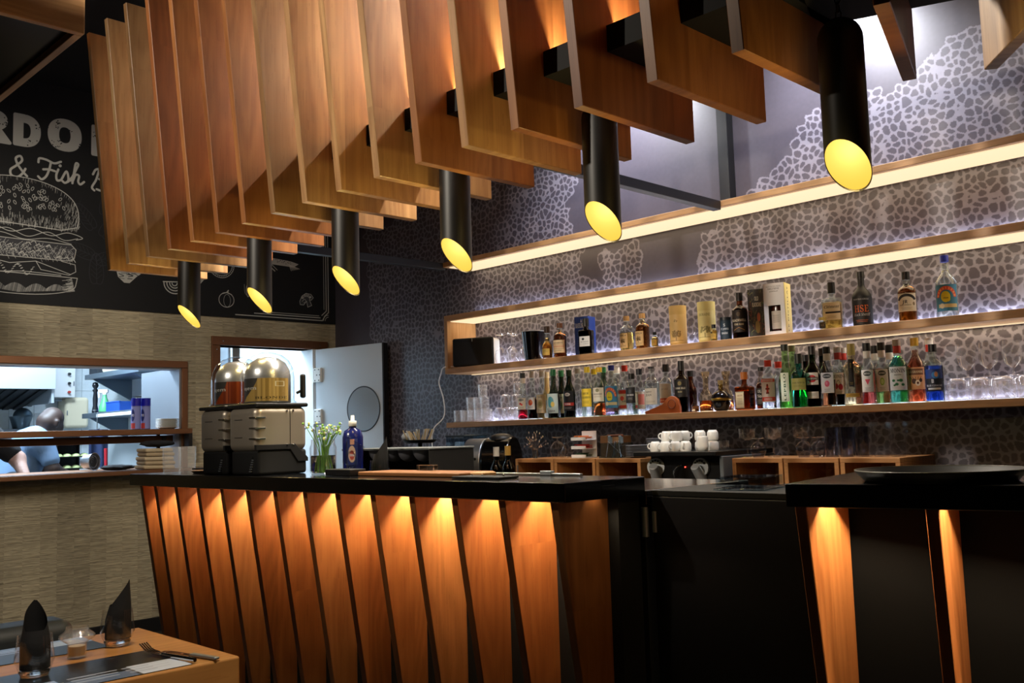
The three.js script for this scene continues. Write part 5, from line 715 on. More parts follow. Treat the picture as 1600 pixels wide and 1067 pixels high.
  solo('milk_jug', lathe([[0, 0], [0.024, 0], [0.028, 0.02], [0.026, 0.06], [0.023, 0.068], [0.021, 0.066], [0.024, 0.02], [0, 0.005]], 28), whiteGloss, 'taller white porcelain jug at the end of the cup row', 'jug', [3.745, 1.1055, -2.555]);
  solo('shot_glass', lathe([[0, 0.008], [0.018, 0.008], [0.022, 0.045], [0.0235, 0.045], [0.02, 0], [0, 0]], 20), glass, 'small shot glass beside the white jug', 'glass', [3.8, 1.1055, -2.475]);
  // rounded appliance with knobs
  { const t = thing('bread_warmer', 'rounded silver and black drum shaped appliance with two knobs', 'appliance', [3.78, y + 0.0065, -4.03], -Math.PI / 2 + 0.45); const arc = (r0, r1, d) => { const s = new THREE.Shape(); s.absarc(0, 0.14, r1, -0.9, Math.PI + 0.9, false); s.lineTo(-0.1, 0); s.lineTo(0.1, 0); return new THREE.ExtrudeGeometry(s, { depth: d, bevelEnabled: true, bevelSize: 0.006, bevelThickness: 0.006, bevelSegments: 2, curveSegments: 30 }); };
    part('front_shell', arc(0, 0.135, 0.1).rotateY(-Math.PI / 2).translate(-0.01, 0, 0), std(0x8d939c, 0.35, { metalness: 0.8 }), t); part('drum', arc(0, 0.14, 0.14).rotateY(-Math.PI / 2).translate(0.15, 0, 0), blackGloss, t); part('display', rbox(0.03, 0.018, 0.004, 0.001, -0.085, 0.17, 0.134), black, t); for (const x of [-0.05, -0.03]) part('knob', cyl(0.008, 0.008, 0.01, 0, 0, 0, 16).rotateX(Math.PI / 2).translate(x, 0.168, 0.132), black, t); part('lid', new THREE.SphereGeometry(0.075, 24, 12, 0, Math.PI * 2, 0, Math.PI / 2).scale(1, 0.5, 1).translate(0.08, 0.27, 0), black, t); }
  { const t = thing('acrylic_bin', 'clear acrylic bin with a blue lit rim beside the drum shaped appliance', 'bin', [3.88, y, -4.33]); part('bin', [box(0.003, 0.3, 0.16, -0.09, 0.15, 0), box(0.003, 0.3, 0.16, 0.09, 0.15, 0), box(0.18, 0.3, 0.003, 0, 0.15, -0.08), box(0.18, 0.3, 0.003, 0, 0.15, 0.08), box(0.18, 0.004, 0.16, 0, 0.002, 0)], paneMat, t); part('rim', [box(0.19, 0.016, 0.01, 0, 0.21, 0.084), box(0.01, 0.016, 0.18, -0.094, 0.21, 0)], std(0x5a86a8, 0.3), t); part('lid', rbox(0.19, 0.01, 0.17, 0.003, 0, 0.305, 0), std(0x39434c, 0.2), t); }
  { const t = thing('stirrer_basket', 'black raised basket full of wrapped wooden stirrers', 'basket', [3.66, y, -4.5]); part('post', cyl(0.014, 0.014, 0.28, 0, 0, 0, 12), black, t); part('foot', cyl(0.06, 0.06, 0.008, 0, 0, 0, 24), black, t); part('tray', lathe([[0, 0.27], [0.08, 0.27], [0.1, 0.285], [0.1, 0.29], [0.08, 0.275], [0, 0.275]], 28), black, t); const w = std(0xd8c49a, 0.7), p = std(0xdadfe4, 0.4); for (let i = 0; i < 34; i++) { const a = rr(0, 6.28), q = rr(0.0, 0.08); part('stirrer', rod([Math.cos(a) * q, 0.28, Math.sin(a) * q], [Math.cos(a) * (q + 0.03), rr(0.335, 0.355), Math.sin(a) * (q + 0.03)], 0.0035, 5), i % 3 ? w : p, t); } part('wrapper', new THREE.IcosahedronGeometry(0.03, 1).scale(1, 0.8, 1).translate(-0.03, 0.31, -0.09), p, t); }
  bottle({ kind: 'std', h: 0.24, d: 0.07, glass: gl(0x3a4a40), cap: capM(0xe0ddd6), capH: 0.05 }, 3.63, 0.8 + 0.1005, -3.83 + 0.02, FACE, 'dark bottle with tall white cap beside the drum shaped appliance'); bottle({ kind: 'std', h: 0.245, d: 0.07, glass: gl(0x3a4a40), cap: capM(0xb08a40), capH: 0.05 }, 3.63, 0.9005, -3.72, FACE, 'dark bottle with gold cap beside the wooden crates');
  // speaker cable
  solo('speaker_cable', tube([[4.05, 1.645, -4.60], [3.99, 1.64, -4.655], [3.985, 1.60, -4.675], [3.985, 1.55, -4.695], [3.985, 1.44, -4.655], [3.985, 1.33, -4.655], [3.9, 1.25, -4.66], [3.84, 1.1, -4.6], [3.8, 0.95, -4.55], [3.8, 0.906, -4.52]], 0.004, 60, 8), white, 'white cable dropping from the loudspeaker past the shelf ends', 'cable');
}
// ---------------------------------------------------------------- things on the bar
{
  const y = 1.1005;
  const keg = (z, id, text, tone) => {
    const t = thing('beer_dispenser', text, 'dispenser', [1.735, y, z]);
    const bodyG = rbox(0.2, 0.15, 0.186, 0.024, 0, 0.152, 0, 5); const hs = part('housing', bodyG, std(0xb0a698, 0.4, { metalness: 0.7 }), t);
    part('top_plate', rbox(0.204, 0.014, 0.19, 0.006, 0, 0.232, 0, 3), black, t);
    // dark foot with a cut away front
    part('foot', [rbox(0.186, 0.082, 0.18, 0.01, 0.004, 0.041, 0, 3)], beamBlack, t);
    part('foot_shoulder', extrude([[-0.1, 0.082], [-0.1, 0.10], [0.05, 0.10], [0.1, 0.052], [0.1, 0.04], [0.06, 0.04], [0.03, 0.082]], 0.012).translate(0, 0, 0.082), beamBlack, t);
    part('drip_comb', Array.from({ length: 9 }, (_, i) => rbox(0.004, 0.004, 0.014, 0.001, -0.093 + i * 0.001, 0.012 + i * 0.0075, 0.045 + i * 0.0015)), steelDull, t);
    for (const yy of [0.12, 0.155, 0.19]) part('vent_slot', rbox(0.04, 0.006, 0.045, 0.003, -0.084, yy, 0.075), chrome, hs, 'chrome grip at the corner');
    for (const yy of [0.125, 0.185]) part('vent_line', box(0.002, 0.002, 0.05, -0.1005, yy, -0.02), darkSteel, t);
    part('seam', box(0.002, 0.14, 0.001, 0.03, 0.155, 0.0932), darkSteel, hs);
    for (const [a, b] of [[0.018, 0.212], [0.042, 0.212], [0.018, 0.098], [0.042, 0.098]]) part('rivet', new THREE.SphereGeometry(0.004, 10, 8).translate(a, b, 0.0935), chrome, hs);
    // dome, keg inside with printed sleeve
    const cy = 0.24; const dome = part('dome', lathe([[0.092, cy], [0.096, cy], [0.096, cy + 0.006], [0.0905, cy + 0.008], [0.0905, cy + 0.09], [0.086, cy + 0.12], [0.072, cy + 0.148], [0.05, cy + 0.166], [0.02, cy + 0.176], [0, cy + 0.177]], 40), thinGlass(0xf0f2f4, 0.03), t, 'clear plastic dome');
    const kb = part('keg_body', lathe([[0, cy + 0.002], [0.078, cy + 0.002], [0.078, cy + 0.09], [0.074, cy + 0.115], [0.06, cy + 0.14], [0.036, cy + 0.156], [0, cy + 0.162]], 36), std(0xc8c8c8, 0.3, { metalness: 0.75 }), t, 'shiny metal keg');
    part('sleeve', wrapLabel(id, 0.0788, cy + 0.006, cy + 0.084, 2.6).rotateY(-Math.PI / 4), labelGloss, kb);
    return t;
  };
  keg(-3.165, 'keg_amber', 'domed metal beer dispenser with a red brown keg sleeve'); const k2 = keg(-2.955, 'keg_blond', 'domed metal beer dispenser with a golden keg sleeve and black tap lever');
  part('tap_lever', [rbox(0.018, 0.085, 0.02, 0.008, 0.115, 0.3, 0.04, 3), rod([0.095, 0.275, 0.03], [0.112, 0.285, 0.04], 0.005)], black, k2, 'black tap lever');
  // crystal tumblers
  const cr = (() => { const n = 24, pos = [], g0 = new THREE.CylinderGeometry(0.033, 0.029, 0.1, 48, 12, true), p = g0.attributes.position; for (let i = 0; i < p.count; i++) { const x = p.getX(i), yy = p.getY(i), z = p.getZ(i), a = Math.atan2(z, x), v = (yy + 0.05) / 0.1, m = v < 0.75 ? 0.05 * (Math.abs(((a * 8 / Math.PI + v * 6) % 1 + 1) % 1 - 0.5) + Math.abs(((a * 8 / Math.PI - v * 6) % 1 + 1) % 1 - 0.5)) : 0; p.setX(i, x * (1 + m)); p.setZ(i, z * (1 + m)); } g0.computeVertexNormals(); g0.translate(0, 0.05, 0); return merge([g0, cyl(0.028, 0.029, 0.012, 0, 0, 0, 32), new THREE.CylinderGeometry(0.031, 0.026, 0.088, 40, 1, true).translate(0, 0.056, 0)]); })();
  const crG = glassGlow;
  solo('crystal_tumbler', cr, crG, 'cut crystal tumbler at the very end of the bar', 'glass', [1.675, y, -3.56]); solo('crystal_tumbler', cr, crG, 'cut crystal tumbler next to the dark saucer tray', 'glass', [1.725, y, -3.535]);
  { const t = thing('bill_tray', 'small dark bill tray with brown card between tumblers and dispenser', 'tray', [1.74, y, -3.40]); part('tray_plate', lathe([[0, 0], [0.05, 0], [0.06, 0.008], [0.058, 0.01], [0.048, 0.003], [0, 0.003]], 28), std(0x6a5038, 0.5), t); part('cover', rbox(0.11, 0.006, 0.09, 0.002, 0.01, 0.016, 0.01), black, t); }
  // jar of small white flowers
  { const t = thing('flower_jar', 'glass jar holding green stems with small pale blue and yellow flowers', 'jar', [1.775, y, -2.68]); part('jar', lathe([[0, 0.004], [0.036, 0.004], [0.04, 0.01], [0.041, 0.085], [0.036, 0.098], [0.036, 0.112], [0.0385, 0.112], [0.0385, 0.098], [0.0435, 0.085], [0.0425, 0.008], [0.038, 0], [0, 0]], 36), glass, t); part('water', lathe([[0, 0.0045], [0.035, 0.0045], [0.0395, 0.011], [0.0395, 0.06], [0, 0.06]]), liq(0xe8f0e4, 0.5), t);
    const green = std(0x6a9a3c, 0.6), leaf = std(0x86b850, 0.6), blue = std(0xa8b4d8, 0.6), yel = std(0xd8dc8a, 0.6), dot = new THREE.IcosahedronGeometry(0.0045, 0);
    for (let i = 0; i < 26; i++) { const a = rr(0, 6.28), q = rr(0.005, 0.025), b = a + rr(-0.8, 0.8), q2 = rr(0.02, 0.06), h = rr(0.12, 0.16); part('stem', tube([[Math.cos(a) * q, 0.008, Math.sin(a) * q], [Math.cos(a) * q * 0.7, 0.07, Math.sin(a) * q * 0.7], [Math.cos(b) * q2, h, Math.sin(b) * q2]], 0.0013, 8, 5), green, t); for (let k = 0; k < 3; k++) part('flower', dot.clone().scale(1, rr(0.7, 1.4), 1).translate(Math.cos(b) * q2 + rr(-0.01, 0.01), h + rr(-0.012, 0.01), Math.sin(b) * q2 + rr(-0.01, 0.01)), [leaf, blue, yel][(i + k) % 3], t); } }
  { const t = thing('menu_holder', 'clear slanted acrylic menu holder on a small black block', 'holder', [1.715, y, -2.47]); part('block', rbox(0.06, 0.02, 0.13, 0.003, 0, 0.01, 0), black, t); const g = rbox(0.003, 0.085, 0.095, 0.001, 0, 0.0425, 0); g.rotateX(0.35); g.translate(0.045, 0.022, -0.035); part('acrylic_sheet', g, paneMat, t); part('emblem', new THREE.TorusGeometry(0.026, 0.003, 6, 24).rotateY(Math.PI / 2).rotateX(0.35).translate(0.043, 0.045, -0.03), paneMat, t); part('wire', rod([0.01, 0.02, -0.005], [0.01, 0.105, -0.005], 0.0012, 6), black, t); }
  { const t = thing('serving_board', 'long wooden serving board lying on the bar top', 'board', [1.775, y, -2.17]); part('board', uvm(rbox(0.13, 0.012, 0.46, 0.004, 0, 0.006, 0), 'z'), woodMat(texOak, 0xb89468, 0.6), t); part('handle_tab', uvm(rbox(0.05, 0.012, 0.06, 0.004, 0, 0.006, 0.25), 'z'), oakMat, t); part('glass_block', rbox(0.02, 0.016, 0.075, 0.002, 0.04, 0.0205, -0.03), glassRough, t); }
  { const t = thing('steel_rail', 'thin steel rail lying along the back edge of the bar top', 'rail', [1.86, y, -1.82]); part('bar', rbox(0.012, 0.006, 0.36, 0.002, 0, 0.003, 0), steel, t); part('clip', rbox(0.016, 0.012, 0.04, 0.002, 0, 0.006, 0.06), steelDull, t); part('peg', [cyl(0.002, 0.002, 0.02, 0, 0.006, -0.05, 6)], steel, t); }
  { const t = thing('bar_mat', 'flat black rubber bar mat with small metal studs near the bar corner', 'mat', [1.70, y, -1.83]); part('mat', rbox(0.07, 0.006, 0.18, 0.002, 0, 0.003, 0), blackMatte, t); for (const z of [-0.06, -0.02, 0.06]) part('stud', new THREE.SphereGeometry(0.003, 8, 6).translate(0.01, 0.007, z), chrome, t); }
  // behind, on the lower worktop
  const y2 = 1.0665;
  { const t = thing('dish_soap', 'dark blue dish soap bottle with white cap', 'bottle', [1.97, y2, -2.79], FACE + 0.5); part('flask', lathe([[0, 0], [0.034, 0], [0.038, 0.006], [0.034, 0.06], [0.036, 0.11], [0.036, 0.15], [0.03, 0.172], [0.013, 0.182], [0.012, 0.19]], 28).scale(1, 1, 0.7), std(0x141c5a, 0.2), t); part('cap', lathe([[0, 0.226], [0.006, 0.226], [0.007, 0.208], [0.014, 0.206], [0.0145, 0.188], [0, 0.188]], 20), whiteGloss, t); part('label', flatLabel('soap', 0.04, 0.09, 0, 0.1, 0.0262), labelMat, t); }
  { const t = thing('tray_rack', 'long black open rack with a pale rim and a row of hanging bowls', 'rack', [2.18, y2, -2.76]); part('frame', [rbox(0.2, 0.008, 0.5, 0.002, 0, 0.004, 0), rbox(0.006, 0.1, 0.5, 0.002, 0.1, 0.05, 0), rbox(0.2, 0.1, 0.006, 0.002, 0, 0.05, -0.25), rbox(0.2, 0.1, 0.006, 0.002, 0, 0.05, 0.25)], blackMatte, t); part('rim', [rbox(0.006, 0.008, 0.51, 0.003, -0.1, 0.104, 0), rbox(0.206, 0.006, 0.51, 0.002, 0, 0.104, 0)], std(0x6e7478, 0.5), t); for (let i = 0; i < 4; i++) part('bowl', new THREE.SphereGeometry(0.038, 24, 12, 0, Math.PI * 2, Math.PI / 2, Math.PI / 2).scale(1, 1.1, 1).translate(-0.045, 0.1, -0.1 + i * 0.085), std(0x45454a, 0.6), t); }
  { const t = thing('napkin_glass', 'tumbler with a folded black napkin on the bar beside the black rack', 'glass', [1.99, y2, -2.665], 0); part('tumbler', lathe([[0, 0.005], [0.026, 0.005], [0.034, 0.03], [0.031, 0.07], [0.032, 0.07], [0.0355, 0.03], [0.027, 0], [0, 0]], 28), glass, t); part('napkin', napkinGeo(0.028, 0.012, 0.14, 0.6), M('napkin', () => std(0x0a0a0d, 0.9)), t); }
  // right counter: tray and jar
  { const t = thing('serving_tray', 'round black non-slip serving tray on the short bar counter', 'tray', [1.845, 1.1025, -0.735]); part('tray', lathe([[0, 0.002], [0.125, 0.002], [0.13, 0.006], [0.146, 0.02], [0.15, 0.021], [0.15, 0.019], [0.146, 0.015], [0.132, 0], [0, 0]], 60), std(0x0c0c0e, 0.5), t); part('rim', new THREE.TorusGeometry(0.149, 0.0016, 6, 72).rotateX(Math.PI / 2).translate(0, 0.0205, 0), std(0x4a463c, 0.4), t); }
  { const t = thing('glass_vase', 'tall clear glass vase at the outer end of the short bar counter', 'vase', [1.98, 1.1025, -0.575]); part('vase', lathe([[0, 0.004], [0.024, 0.006], [0.012, 0.016], [0.016, 0.03], [0.02, 0.1], [0.027, 0.125], [0.025, 0.125], [0.017, 0.1], [0.012, 0.035], [0, 0.03]], 32), glass, t); part('foot', cyl(0.024, 0.022, 0.004, 0, 0, 0, 28), glass, t); }
  { const t = thing('acrylic_tray', 'flat clear acrylic sheet tray lying directly on the gate top', 'tray', [2.02, 1.0665, -1.25], 0.2); part('sheet', rbox(0.16, 0.004, 0.12, 0.001, 0, 0.002, 0), paneMat, t); part('lip', rbox(0.16, 0.004, 0.004, 0.001, 0, 0.006, 0.058), paneMat, t); const u = thing('acrylic_tray', 'clear acrylic tray with side walls standing on the flat acrylic sheet', 'tray', [2.02, 1.0748, -1.25], 0.2); part('sheet', box(0.15, 0.003, 0.11, 0, 0.0195, 0), paneMat, u); for (const x of [-0.0735, 0.0735]) part('side_wall', box(0.003, 0.018, 0.11, x, 0.009, 0), paneMat, u); }
}
function napkinGeo(r, y0, h, tilt) {
  // folded napkin rolled in a glass, ending in one slanted point
  const n = 28, m = 10, pos = [], idx = [];
  for (let j = 0; j <= m; j++) for (let i = 0; i <= n; i++) { const a = i / n * Math.PI * 2, top = y0 + h * (0.56 + 0.44 * Math.max(0, 1 - Math.abs(Math.atan2(Math.sin(a - tilt), Math.cos(a - tilt))) / 2.1)), v = j / m, q = r * (1 - 0.35 * Math.max(0, v - 0.55) / 0.45 * (0.7 - 0.3 * Math.cos(a - tilt)) + 0.05 * Math.sin(a * 3)); pos.push(Math.cos(a) * q, y0 + (top - y0) * v, Math.sin(a) * q); }
  for (let j = 0; j < m; j++) for (let i = 0; i < n; i++) { const a = j * (n + 1) + i; idx.push(a, a + n + 1, a + 1, a + 1, a + n + 1, a + n + 2); }
  const g = new THREE.BufferGeometry(); g.setAttribute('position', new THREE.Float32BufferAttribute(pos, 3)); g.setAttribute('uv', new THREE.Float32BufferAttribute(new Float32Array(pos.length / 3 * 2), 2)); g.setIndex(idx); g.computeVertexNormals(); return g;
}

// ---------------------------------------------------------------- dining table
{
  const ty = 0.75, tb = thing('dining_table', 'light wooden dining table laid with dark paper menus', 'table');
  part('tabletop', uvm(rspan(-0.1, 1.077, ty - 0.07, ty, -2.47, -1.955, 0.006), 'x'), tableMat, tb); for (const [x, z] of [[0.0, -2.42], [0.98, -2.42], [0.0, -2.0], [0.98, -2.0]]) part('leg', rspan(x - 0.03, x + 0.03, 0, ty - 0.07, z - 0.03, z + 0.03), black, tb);
  const menu = canvasTex(512, 256, c => { c.fillStyle = '#14151a'; c.fillRect(0, 0, 512, 256); c.fillStyle = '#8fa6c4'; c.fillRect(0, 150, 150, 106); c.fillStyle = '#5c6c86'; c.fillRect(150, 190, 200, 66); c.fillStyle = '#cdd6e4'; c.fillRect(360, 150, 152, 106); for (let k = 0; k < 9; k++) { c.fillStyle = k % 3 ? '#b9c2d0' : '#e8e2d0'; c.fillRect(20 + (k % 3) * 160, 160 + Math.floor(k / 3) * 26, 110 + (k * 37) % 40, 6); c.fillStyle = '#8a94a6'; c.fillRect(20 + (k % 3) * 160, 170 + Math.floor(k / 3) * 26, 80, 4); } c.fillStyle = '#2a2c34'; for (let k = 0; k < 5; k++) c.fillRect(180, 20 + k * 24, 280 - k * 20, 4); });
  const mm = new THREE.MeshStandardMaterial({ map: menu, roughness: 0.32 });
  const mat = (x, z, w, d, text, flip) => { const g = new THREE.BoxGeometry(w, 0.0012, d); const uv = g.attributes.uv; for (let i = 0; i < uv.count; i++) { const f = Math.floor(i / 4); if (f !== 2) uv.setXY(i, 0.5, 0.9); else if (flip) uv.setXY(i, 1 - uv.getX(i), 1 - uv.getY(i)); } solo('paper_menu', g, mm, text, 'menu', [x, ty + 0.0011, z], 0, 'paper menus on the dining table'); };
  mat(0.795, -2.07, 0.35, 0.215, 'dark printed paper menu under the fork and knife'); mat(0.70, -2.375, 0.46, 0.17, 'dark printed paper menu across the table under the candle glass', true);
  const tumb = lathe([[0, 0.008], [0.022, 0.008], [0.037, 0.032], [0.0315, 0.082], [0.0325, 0.082], [0.0382, 0.032], [0.026, 0], [0, 0]], 40);
  const ng = (x, z, tilt, text) => { const t = thing('napkin_glass', text, 'glass', [x, ty + 0.0025, z]); part('tumbler', tumb, glass, t); part('base', lathe([[0, 0.001], [0.025, 0.001], [0.03, 0.01], [0.026, 0.013], [0, 0.011]], 40), glassSolid, t, 'thick clear base'); part('napkin', napkinGeo(0.0285, 0.016, 0.135, tilt), M('napkin', () => std(0x0a0a0d, 0.9)), t, 'black folded napkin'); };
  ng(0.945, -2.285, 0.6, 'water glass holding a black napkin slanting to one point, beside the fork'); ng(0.71, -2.125, -1.25, 'water glass holding a black pointed napkin on the menu');
  { const t = thing('candle_holder', 'small ribbed glass candle holder on the menu', 'candle holder', [0.835, ty + 0.0025, -2.235]); const g = lathe([[0, 0.003], [0.018, 0.003], [0.018, 0.03], [0.024, 0.034], [0.034, 0.042], [0.034, 0.047], [0.022, 0.056], [0.021, 0.066], [0.0225, 0.066], [0.024, 0.057], [0.036, 0.048], [0.036, 0.041], [0.02, 0.03], [0.02, 0], [0, 0]], 64); const p = g.attributes.position; for (let i = 0; i < p.count; i++) { const x = p.getX(i), z = p.getZ(i), a = Math.atan2(z, x), yy = p.getY(i), f = yy > 0.031 && yy < 0.058 ? 1 + 0.03 * Math.cos(a * 16) : 1; p.setX(i, x * f); p.setZ(i, z * f); } g.computeVertexNormals(); part('ribbed_glass', g, glassGlow, t); part('wax', cyl(0.017, 0.017, 0.02, 0, 0.004, 0, 24), std(0xb8a890, 0.6), t); }
  const fork = (x, z, a, text) => { const t = thing('fork', text, 'fork', [x, ty + 0.0022, z], a); part('handle', [rod([0.0, 0.004, 0], [0.12, 0.0055, 0], 0.0045, 8), rbox(0.03, 0.004, 0.018, 0.002, -0.012, 0.005, 0)], chrome, t); for (const k of [-1.5, -0.5, 0.5, 1.5]) part('tine', tube([[-0.02, 0.006, k * 0.005], [-0.045, 0.008, k * 0.0056], [-0.072, 0.02, k * 0.0056]], 0.0019, 8, 6), chrome, t); };
  fork(0.96, -2.085, -1.42, 'steel fork with upturned tines beside the knife'); fork(0.62, -2.31, -2.9, 'steel fork on the far menu by the pointed napkin');
  { const t = thing('knife', 'steel table knife lying beside the fork', 'knife', [1.0, ty + 0.0022, -2.055], -1.36); part('blade', extrude([[-0.07, -0.008], [0.02, -0.008], [0.02, 0.007], [-0.055, 0.007], [-0.072, 0]], 0.0022, 0.0004).rotateX(-Math.PI / 2), chrome, t); part('handle', rbox(0.085, 0.006, 0.014, 0.003, 0.062, 0.003, 0), steelDull, t); }
  // bench by the wall
  { const t = thing('bench_seat', 'dark leather bench cushion behind the dining table', 'bench'); part('backrest', rbox(1.2, 0.12, 0.14, 0.035, 0.42, 0.69, -2.80, 4), std(0x2a3034, 0.5), t); part('cushion', rbox(1.2, 0.12, 0.34, 0.035, 0.42, 0.40, -2.70, 4), std(0x23282c, 0.5), t); part('base', rspan(-0.15, 1.0, 0, 0.34, -2.84, -2.52), blackMatte, t); part('back_board', rspan(-0.15, 1.0, 0.34, 0.65, -2.86, -2.8), blackMatte, t); }
}
// ---------------------------------------------------------------- pass shelf and its things
{
  const sh = thing('pass_shelf', 'brownish metal heated pass shelf across the serving hatch', 'shelf');
  part('shelf_plate', rspan(0.95, 3.03, 1.275, 1.31, -6.42, -6.13, 0.003), bronze, sh); part('heater_bar', rspan(0.95, 2.965, 1.222, 1.268, -6.36, -6.28, 0.003), std(0x5a4032, 0.4, { metalness: 0.8 }), sh); part('bracket', rspan(3.005, 3.03, 1.19, 1.28, -6.2, -6.13, 0.002), darkSteel, sh); part('bracket', rspan(2.9, 2.92, 1.05, 1.275, -6.4, -6.38, 0.002), darkSteel, sh); part('bracket', rspan(1.0, 1.03, 1.05, 1.275, -6.4, -6.36, 0.002), darkSteel, sh); part('knob', cyl(0.017, 0.014, 0.014, 0, 0, 0, 20).rotateX(Math.PI / 2).translate(2.9, 1.247, -6.285), black, sh);
  const can = (x, text) => { const t = thing('spray_can', text, 'spray can', [x, 1.3105, -6.18], -0.5); part('can', lathe([[0, 0], [0.029, 0], [0.03, 0.003], [0.03, 0.15], [0.026, 0.158], [0, 0.158]], 28), std(0x6a70b0, 0.35), t); part('cap', cyl(0.0305, 0.0305, 0.05, 0, 0.152, 0, 28), std(0x1414a8, 0.4), t, 'blue cap'); part('label', wrapLabel('spray', 0.0303, 0.005, 0.145, 2.4), labelMat, t); };
  can(2.665, 'blue capped spray can on the pass shelf, farther from the plates'); can(2.73, 'blue capped spray can on the pass shelf, next to the plates');
  const pl = lathe([[0, 0], [0.045, 0], [0.05, 0.003], [0.075, 0.009], [0.075, 0.011], [0.05, 0.006], [0, 0.003]], 36); for (let i = 0; i < 8; i++) solo('side_plate', pl, whiteGloss, 'white plate in the stack on the pass shelf', 'plate', [2.895, 1.3105 + i * 0.008, -6.22], 0, 'plates on the pass shelf');
  // towels on the sill
  const tones = [0xb4a488, 0xac9a7e, 0xbcac92, 0xa69478, 0xb6a68a]; for (let i = 0; i < 5; i++) { const g = rbox(0.21 - i * 0.006, 0.026, 0.15, 0.0125, 0, 0, 0, 4), p = g.attributes.position; for (let k = 0; k < p.count; k++) p.setY(k, p.getY(k) + 0.004 * Math.sin(p.getX(k) * 40) + 0.003 * Math.sin(p.getZ(k) * 50)); g.computeVertexNormals(); solo('folded_towel', g, std(tones[i], 0.95), 'folded beige towel in the pile on the hatch sill', 'towel', [2.765 + (i % 2) * 0.008, 1.0635 + i * 0.027, -6.12], 0, 'pile of towels on the hatch sill'); }
  { const g = new THREE.SphereGeometry(0.1, 28, 14), p = g.attributes.position; for (let k = 0; k < p.count; k++) { const x = p.getX(k), yy = p.getY(k), z = p.getZ(k), f = 1 + 0.25 * N2(x * 30, z * 30 + yy * 20, 4); p.setXYZ(k, x * f * 1.1, yy * 0.22 * f, z * f * 0.7); } g.computeVertexNormals(); solo('apron', g, std(0x17181d, 0.95), 'crumpled black apron on top of the beige towels', 'apron', [2.78, 1.215, -6.12]); }
  { const g = new THREE.SphereGeometry(0.1, 24, 12), p = g.attributes.position; for (let k = 0; k < p.count; k++) { const x = p.getX(k), yy = p.getY(k), z = p.getZ(k), f = 1 + 0.3 * N2(x * 30, z * 30 + yy * 20, 14); p.setXYZ(k, x * f * 1.05, yy * 0.17 * f, z * f * 0.8); } g.computeVertexNormals(); solo('black_cloth', g, std(0x101014, 0.95), 'flat black cloth on the sill between colander and towels', 'cloth', [2.62, 1.067, -6.36]); }
  { const t = thing('steel_colander', 'steel colander lying on its side on the hatch sill', 'colander', [2.5, 1.108, -6.52], 0.55); const b = lathe([[0, -0.05], [0.03, -0.05], [0.045, -0.03], [0.056, 0.04], [0.06, 0.042], [0.054, 0.04], [0.043, -0.028], [0, -0.045]], 32).rotateX(Math.PI / 2); part('basin', b, steel, t); for (const r of [0.014, 0.026, 0.037]) part('vent_ring', new THREE.TorusGeometry(r, 0.0018, 6, 30).translate(0, 0, 0.02), darkSteel, t); part('foot_ring', new THREE.TorusGeometry(0.04, 0.003, 6, 30).translate(0, 0, 0.03), steelDull, t); }
}
